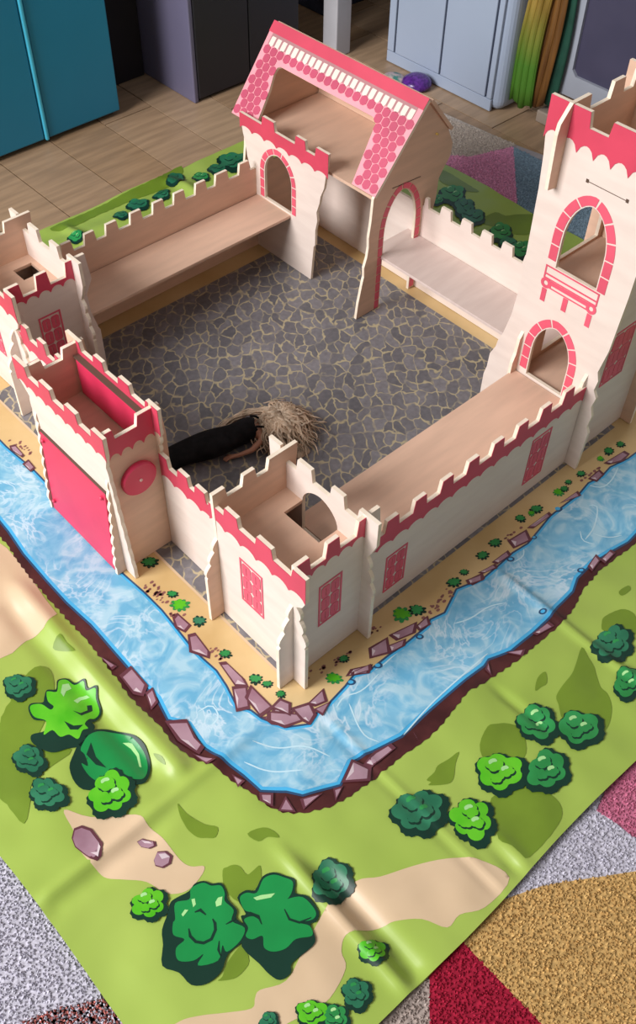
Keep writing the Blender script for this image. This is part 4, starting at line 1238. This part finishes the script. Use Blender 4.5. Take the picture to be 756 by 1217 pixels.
def tube(path, radii, n=6):
    vs, fs = [], []
    P = [np.array(p) for p in path]
    for i in range(len(P)):
        d = P[min(len(P) - 1, i + 1)] - P[max(0, i - 1)]
        d = d / (np.linalg.norm(d) or 1)
        u = np.cross(d, [0, 0, 1]); u = u / (np.linalg.norm(u) or 1); w = np.cross(u, d)
        for k in range(n):
            a = 2 * math.pi * k / n
            vs.append(tuple(P[i] + radii[i] * (u * math.cos(a) + w * math.sin(a))))
    for i in range(len(P) - 1):
        for k in range(n):
            fs.append((i * n + k, i * n + (k + 1) % n, (i + 1) * n + (k + 1) % n, (i + 1) * n + k))
    fs.append(tuple(range(n - 1, -1, -1))); fs.append(tuple(range((len(P) - 1) * n, len(P) * n)))
    return vs, fs
for b in (-.055, .055):
    v, f = tube([dp(.90, b, .165), dp(.95, b, .150), dp(.99, b * .9, .125), dp(1.0, b * .8, .095)], [.008] * 4)
    doll.part('dress_strap', v, f, cloth)
# hair: wavy locks fanned from the crown over the head and the floor
hairs = [noisy('blonde_hair_%d' % i, shade(c, .7), shade(c, 1.2), scale=60, rough=.5) for i, c in enumerate([(.64, .48, .34), (.52, .38, .26), (.80, .64, .48)])]
vs, fs, mi = [], [], []
hc = np.array(dp(1.17, -.02, .105))
# head cap: locks start on the scalp and fall to the sides of the head
for k in range(420):
    th0 = random.uniform(0, 2 * math.pi)
    el = random.uniform(.15, 1.45)
    st = hc + .068 * np.array([math.cos(th0) * math.cos(el), math.sin(th0) * math.cos(el), math.sin(el)])
    base_a = math.atan2(dax[1], dax[0])
    # fall away from the crown, most of it swept past the head and towards the near wall
    tgt = random.gauss(base_a - 1.25, .28) if random.random() < .72 else random.gauss(base_a + .9, .5)
    ang = th0 + random.uniform(-.3, .3)
    ln = random.uniform(.14, .24) if random.random() < .85 else random.uniform(.24, .31)
    amp, fq, ph = random.uniform(.012, .026), random.uniform(10, 16), random.random() * 6
    bend = random.uniform(-1.6, .9)
    d_, p, path, rad = ang, st.copy(), [], []
    n_ = 16
    for i in range(n_):
        u = i / (n_ - 1)
        side = np.array([-math.sin(d_), math.cos(d_), 0])
        q = p + side * amp * math.sin(fq * u + ph) * min(1, u * 3)
        zf = st[2] * (1 - u) ** .7 + .03 * math.sin(math.pi * min(1, u * 1.5)) + .012 + .018 * abs(math.sin(k)) * u
        q[2] = max(.012, zf + .006 * math.sin(fq * u * 1.3 + ph))
        path.append(q); rad.append(.0085 * (1 - .75 * u) + .0012)
        p = p + np.array([math.cos(d_), math.sin(d_), 0]) * ln / n_
        d_ += bend * .5 / n_ + ((tgt - d_ + math.pi) % (2 * math.pi) - math.pi) * .17 + .25 * math.sin(fq * u + ph) / n_
    v, f = tube(path, rad, 5)
    k0 = len(vs)
    vs += v; fs += [tuple(i + k0 for i in q) for q in f]; mi += [random.randrange(3)] * len(f)
# a long strand swept along the far arm towards the hem
for k in range(16):
    off = random.uniform(-.012, .022)
    path, rad = [], []
    for i in range(16):
        u = i / 15
        path.append(np.array(dp(1.15 - .62 * u, .06 + .10 * math.sin(u * 2.6) + off + .010 * math.sin(u * 14 + k), max(.014, .13 * (1 - u) + .02 + .004 * (k % 4)))))
        rad.append(.0065 * (1 - .7 * u) + .001)
    v, f = tube(path, rad, 5)
    k0 = len(vs)
    vs += v; fs += [tuple(i + k0 for i in q) for q in f]; mi += [random.randrange(3)] * len(f)
# the soft mass under the locks
for (a, b, ra, rb, hz) in ((1.17, -.02, .088, .088, .185), (1.25, -.10, .10, .12, .085), (1.23, -.20, .075, .10, .05), (1.22, .09, .085, .08, .07)):
    k0 = len(vs)
    for i in range(7):
        el = i / 6 * math.pi / 2
        for k in range(20):
            an = 2 * math.pi * k / 20
            q = 1 + .10 * math.sin(an * 5 + a * 40)
            p = dp(a, b, .003)
            x = ra * math.cos(el) * math.cos(an) * q; y = rb * math.cos(el) * math.sin(an) * q
            vs.append((p[0] + dax[0] * x + dn[0] * y, p[1] + dax[1] * x + dn[1] * y, .003 + hz * math.sin(el)))
    for i in range(6):
        for k in range(20):
            fs.append((k0 + i * 20 + k, k0 + i * 20 + (k + 1) % 20, k0 + (i + 1) * 20 + (k + 1) % 20, k0 + (i + 1) * 20 + k)); mi.append(0)
hr = doll.part('hair', vs, fs, hairs, midx=mi, smooth=True, label='long tousled blonde hair')

# ------------------------------------------------------------------ furniture at the back
FZ = FLOOR_Z
def part_box(th, name, x0, x1, y0, y1, z0, z1, mt, parent=None, bev=.012, label=None):
    v, f = box(x0, x1, y0, y1, z0, z1)
    o = th.part(name, v, f, mt, parent, label=label)
    if bev:
        bevel_mod(o, bev)
    return o
tealm = plain('teal_lacquer', (0.012, 0.22, 0.38), 0.4, 0.05, 3)
teal2 = plain('teal_edge', (0.07, 0.50, 0.70), 0.35, 0.05)
tc_ = Thing('teal_cupboard', 'glossy teal cupboard with a pale edge strip on the wood floor behind the back wall', 'cupboard', (1.9, 6.4, FZ))
part_box(tc_, 'carcass', .9, 2.98, 5.95, 7.0, FZ + .06, 3.2, tealm)
part_box(tc_, 'door', .92, 2.135, 5.905, 5.95, FZ + .05, 3.18, tealm)
part_box(tc_, 'door', 2.19, 2.99, 5.905, 5.95, FZ + .05, 3.18, tealm)
part_box(tc_, 'edge_strip', 2.145, 2.18, 5.885, 5.95, FZ + .04, 3.18, teal2, label='pale cyan edge strip')
part_box(tc_, 'plinth', .95, 2.95, 5.98, 6.95, FZ + .002, FZ + .06, M['slot'], bev=0)
dk = Thing('dark_cabinet', 'charcoal cabinet with its lit side coloured lilac grey beside the teal cupboard', 'cabinet', (4.4, 6.1, FZ))
lil = plain('lit_side_lilac', (0.15, 0.14, 0.225), 0.45, 0.06, 4)  # paler than the charcoal front: light on this side, put into the colour
chm = plain('charcoal', (0.018, 0.017, 0.024), 0.5, 0.06, 4)
part_box(dk, 'side_panel', 3.67, 3.72, 5.60, 6.95, FZ + .002, 3.2, lil, label='side coloured lilac grey for the light on it')
part_box(dk, 'carcass', 3.72, 5.05, 5.63, 6.95, FZ + .002, 3.2, chm)
part_box(dk, 'door', 3.725, 4.38, 5.595, 5.63, FZ + .03, 3.18, chm)
part_box(dk, 'door', 4.39, 5.045, 5.595, 5.63, FZ + .03, 3.18, chm)
bx = Thing('dark_gap_box', 'black lidded box put in to fill the dark gap behind the teal cupboard', 'box', (3.3, 6.8, FZ))  # lidded black box put in where the gap looks dark
part_box(bx, 'body', 3.02, 3.655, 6.42, 7.1, FZ + .002, 1.5, plain('gap_black', (0.012, 0.010, 0.014), .9))
part_box(bx, 'lid', 3.0, 3.66, 6.40, 7.12, 1.5, 1.58, plain('gap_black_lid', (0.02, 0.017, 0.022), .9))
tb_ = Thing('white_table', 'white table with square legs, one leg seen behind the keep roof', 'table', (6.6, 6.3, FZ))
whm = plain('white_lacquer', (0.50, 0.50, 0.54), .4, .03)
for x, y in ((5.40, 5.40), (5.40, 7.4), (8.2, 5.40), (8.2, 7.4)):
    part_box(tb_, 'leg', x, x + .21, y, y + .21, FZ + .002, 2.85, whm)
part_box(tb_, 'tabletop', 5.22, 8.55, 5.34, 7.8, 2.85, 2.97, whm)
nb = Thing('navy_box', 'navy toy box standing under the white table', 'box', (6.9, 6.9, FZ))
nav = noisy('navy_fabric', (0.008, 0.012, 0.03), (0.03, 0.035, 0.07), scale=18, rough=.8)
part_box(nb, 'body', 6.0, 8.0, 6.25, 7.2, FZ + .002, 1.3, nav)
part_box(nb, 'lid', 5.98, 8.02, 6.23, 7.22, 1.3, 1.38, nav)
lb = Thing('grey_blue_cupboard', 'pale grey blue cupboard with three dark door grooves behind the rug', 'cupboard', (6.6, 4.25, FZ))
pbm = plain('pale_blue_paint', (0.36, 0.43, 0.56), .45, .03, 3)
grm = plain('groove', (0.025, 0.035, 0.07), .7)
o = part_box(lb, 'carcass', 5.80, 7.6, 3.48, 5.03, FZ + .002, 3.2, pbm, bev=.10)
o.modifiers[0].segments = 5
ysd = [5.02, 4.905, 4.265, 3.645, 3.56]
for i in range(4):
    part_box(lb, 'door', 5.765, 5.80, ysd[i + 1] + .012, ysd[i] - .012, FZ + .13, 3.1, pbm, bev=.008)
for y in ysd[1:4]:
    part_box(lb, 'groove', 5.79, 5.801, y - .013, y + .013, FZ + .13, 3.1, grm, bev=0)
part_box(lb, 'plinth', 5.768, 5.80, 3.57, 5.01, FZ + .01, FZ + .125, pbm, bev=.006)
# dress-up costume hanging beside the cupboard
cs = Thing('hanging_costume', 'gold and green dress-up costume hanging beside the pale blue cupboard', 'costume', (5.98, 3.27, 0))
def drape(name, y0, y1, x0, z0, z1, mt, ph, amp=.03):
    vs, fs = [], []
    nu, nv = 26, 14
    for j in range(nv + 1):
        t = j / nv
        for i in range(nu + 1):
            u = i / nu
            y = y0 + (y1 - y0) * u * (.72 + .28 * (1 - t)) + .03 * math.sin(t * 7 + ph)
            x = x0 + amp * math.sin(u * 23 + ph + t * .8) * (.5 + .5 * (1 - t))
            z = z0 + (z1 - z0) * t + (.03 * math.sin(u * 9 + ph) if j == 0 else 0)
            vs.append((x, y, z))
    for j in range(nv):
        for i in range(nu):
            a = j * (nu + 1) + i
            fs.append((a, a + 1, a + nu + 2, a + nu + 1))
    o = cs.part(name, vs, fs, mt, smooth=True)
    sl = o.modifiers.new('cloth_thickness', 'SOLIDIFY')
    sl.thickness = .006
    return o
gold = noisy('gold_satin', (0.20, 0.125, 0.02), (0.36, 0.24, 0.05), scale=12, stretch=(1, 6, .5), rough=.4)
def dip_dye(mt, low):
    """the cloth turns green towards its hem"""
    nt = mt.node_tree
    b = nt.nodes['Principled BSDF']
    src = b.inputs['Base Color'].links[0].from_socket
    tc = node(nt, 'ShaderNodeTexCoord'); sx = node(nt, 'ShaderNodeSeparateXYZ')
    mr = node(nt, 'ShaderNodeMapRange'); mr.inputs[1].default_value, mr.inputs[2].default_value = .10, .24
    mx = node(nt, 'ShaderNodeMix', data_type='RGBA'); mx.inputs[6].default_value = c4(low)
    nt.links.new(tc.outputs['Object'], sx.inputs[0]); nt.links.new(sx.outputs[2], mr.inputs[0])
    nt.links.new(mr.outputs[0], mx.inputs[0]); nt.links.new(src, mx.inputs[7]); nt.links.new(mx.outputs[2], b.inputs['Base Color'])
dip_dye(gold, (0.07, 0.20, 0.02))
dgm = noisy('dark_green_velvet', (0.004, 0.045, 0.028), (0.012, 0.09, 0.055), scale=12, rough=.8)
brm = noisy('copper_satin', (0.09, 0.035, 0.010), (0.20, 0.09, 0.022), scale=12, stretch=(1, 6, .5), rough=.4)
drape('velvet_layer', 3.02, 3.36, 6.06, .10, 2.6, dgm, 3.0, .010)
drape('copper_layer', 3.10, 3.38, 6.01, .06, 2.6, brm, 2.2, .010)
drape('gold_layer', 3.20, 3.47, 5.96, .02, 2.6, gold, .4, .009)
# chalkboard easel
ez = Thing('chalkboard_easel', 'white framed easel with a slate grey chalkboard behind the tallest tower', 'easel', (6.2, 2.3, FZ))
efm = plain('easel_white', (0.36, 0.39, 0.46), .4, .03)
slm = noisy('slate', (0.045, 0.042, 0.085), (0.06, 0.056, 0.105), scale=6, rough=.55)
EX = 6.12
outl = [(3.06, .22), (1.2, .22), (1.2, 2.9), (3.06, 2.9)]
hole = [(2.93, .47), (2.88, .42), (1.36, .42), (1.31, .47), (1.31, 2.7), (1.36, 2.75), (2.88, 2.75), (2.93, 2.7)]
v, f, c = prism(outl, plane_map('x', EX), -.03, .05, [hole])
o = ez.part('frame', v, f, efm); fix_normals(o)
v, f, c = prism(hole, plane_map('x', EX), .004, .03)
o = ez.part('chalkboard', v, f, slm, label='slate grey writing surface'); fix_normals(o)
part_box(ez, 'foot', 5.98, 6.30, 3.02, 3.16, FZ + .002, FZ + .12, plain('pale_wood_foot', (.33, .27, .22), .6))
part_box(ez, 'foot', 5.98, 6.30, 1.25, 1.39, FZ + .002, FZ + .12, plain('pale_wood_foot_b', (.33, .27, .22), .6))
part_box(ez, 'leg', 6.10, 6.18, 3.02, 3.14, FZ + .12, .23, efm)
part_box(ez, 'leg', 6.10, 6.18, 1.27, 1.39, FZ + .12, .23, efm)
# two round things on the floor
pd = Thing('purple_dome', 'shiny purple flattened dome lying on the floor by the cupboard', 'toy', (5.59, 4.40, FZ))
v, f = lathe([(.10, 0), (.145, .02), (.155, .05), (.14, .085), (.10, .115), (.05, .13), (.012, .133)], 28, (5.59, 4.40, FZ + .002))
ppm = noisy('purple_glitter', (0.05, 0.008, 0.14), (0.13, 0.03, 0.30), scale=120, rough=.25)
o = pd.part('body', v, f, ppm, smooth=True); fix_normals(o)
gd = Thing('patterned_disc', 'small round disc with a green, white and pink pattern beside the purple dome', 'toy', (5.47, 4.62, FZ))
v, f = lathe([(.10, 0), (.12, .02), (.12, .05), (.105, .07), (.03, .078)], 24, (5.47, 4.62, FZ + .002))
mt = noisy('speckled_disc', (0.05, 0.25, 0.20), (0.75, 0.55, 0.55), scale=38, rough=.35, lo=.42, hi=.58)
o = gd.part('body', v, f, mt, smooth=True); fix_normals(o)
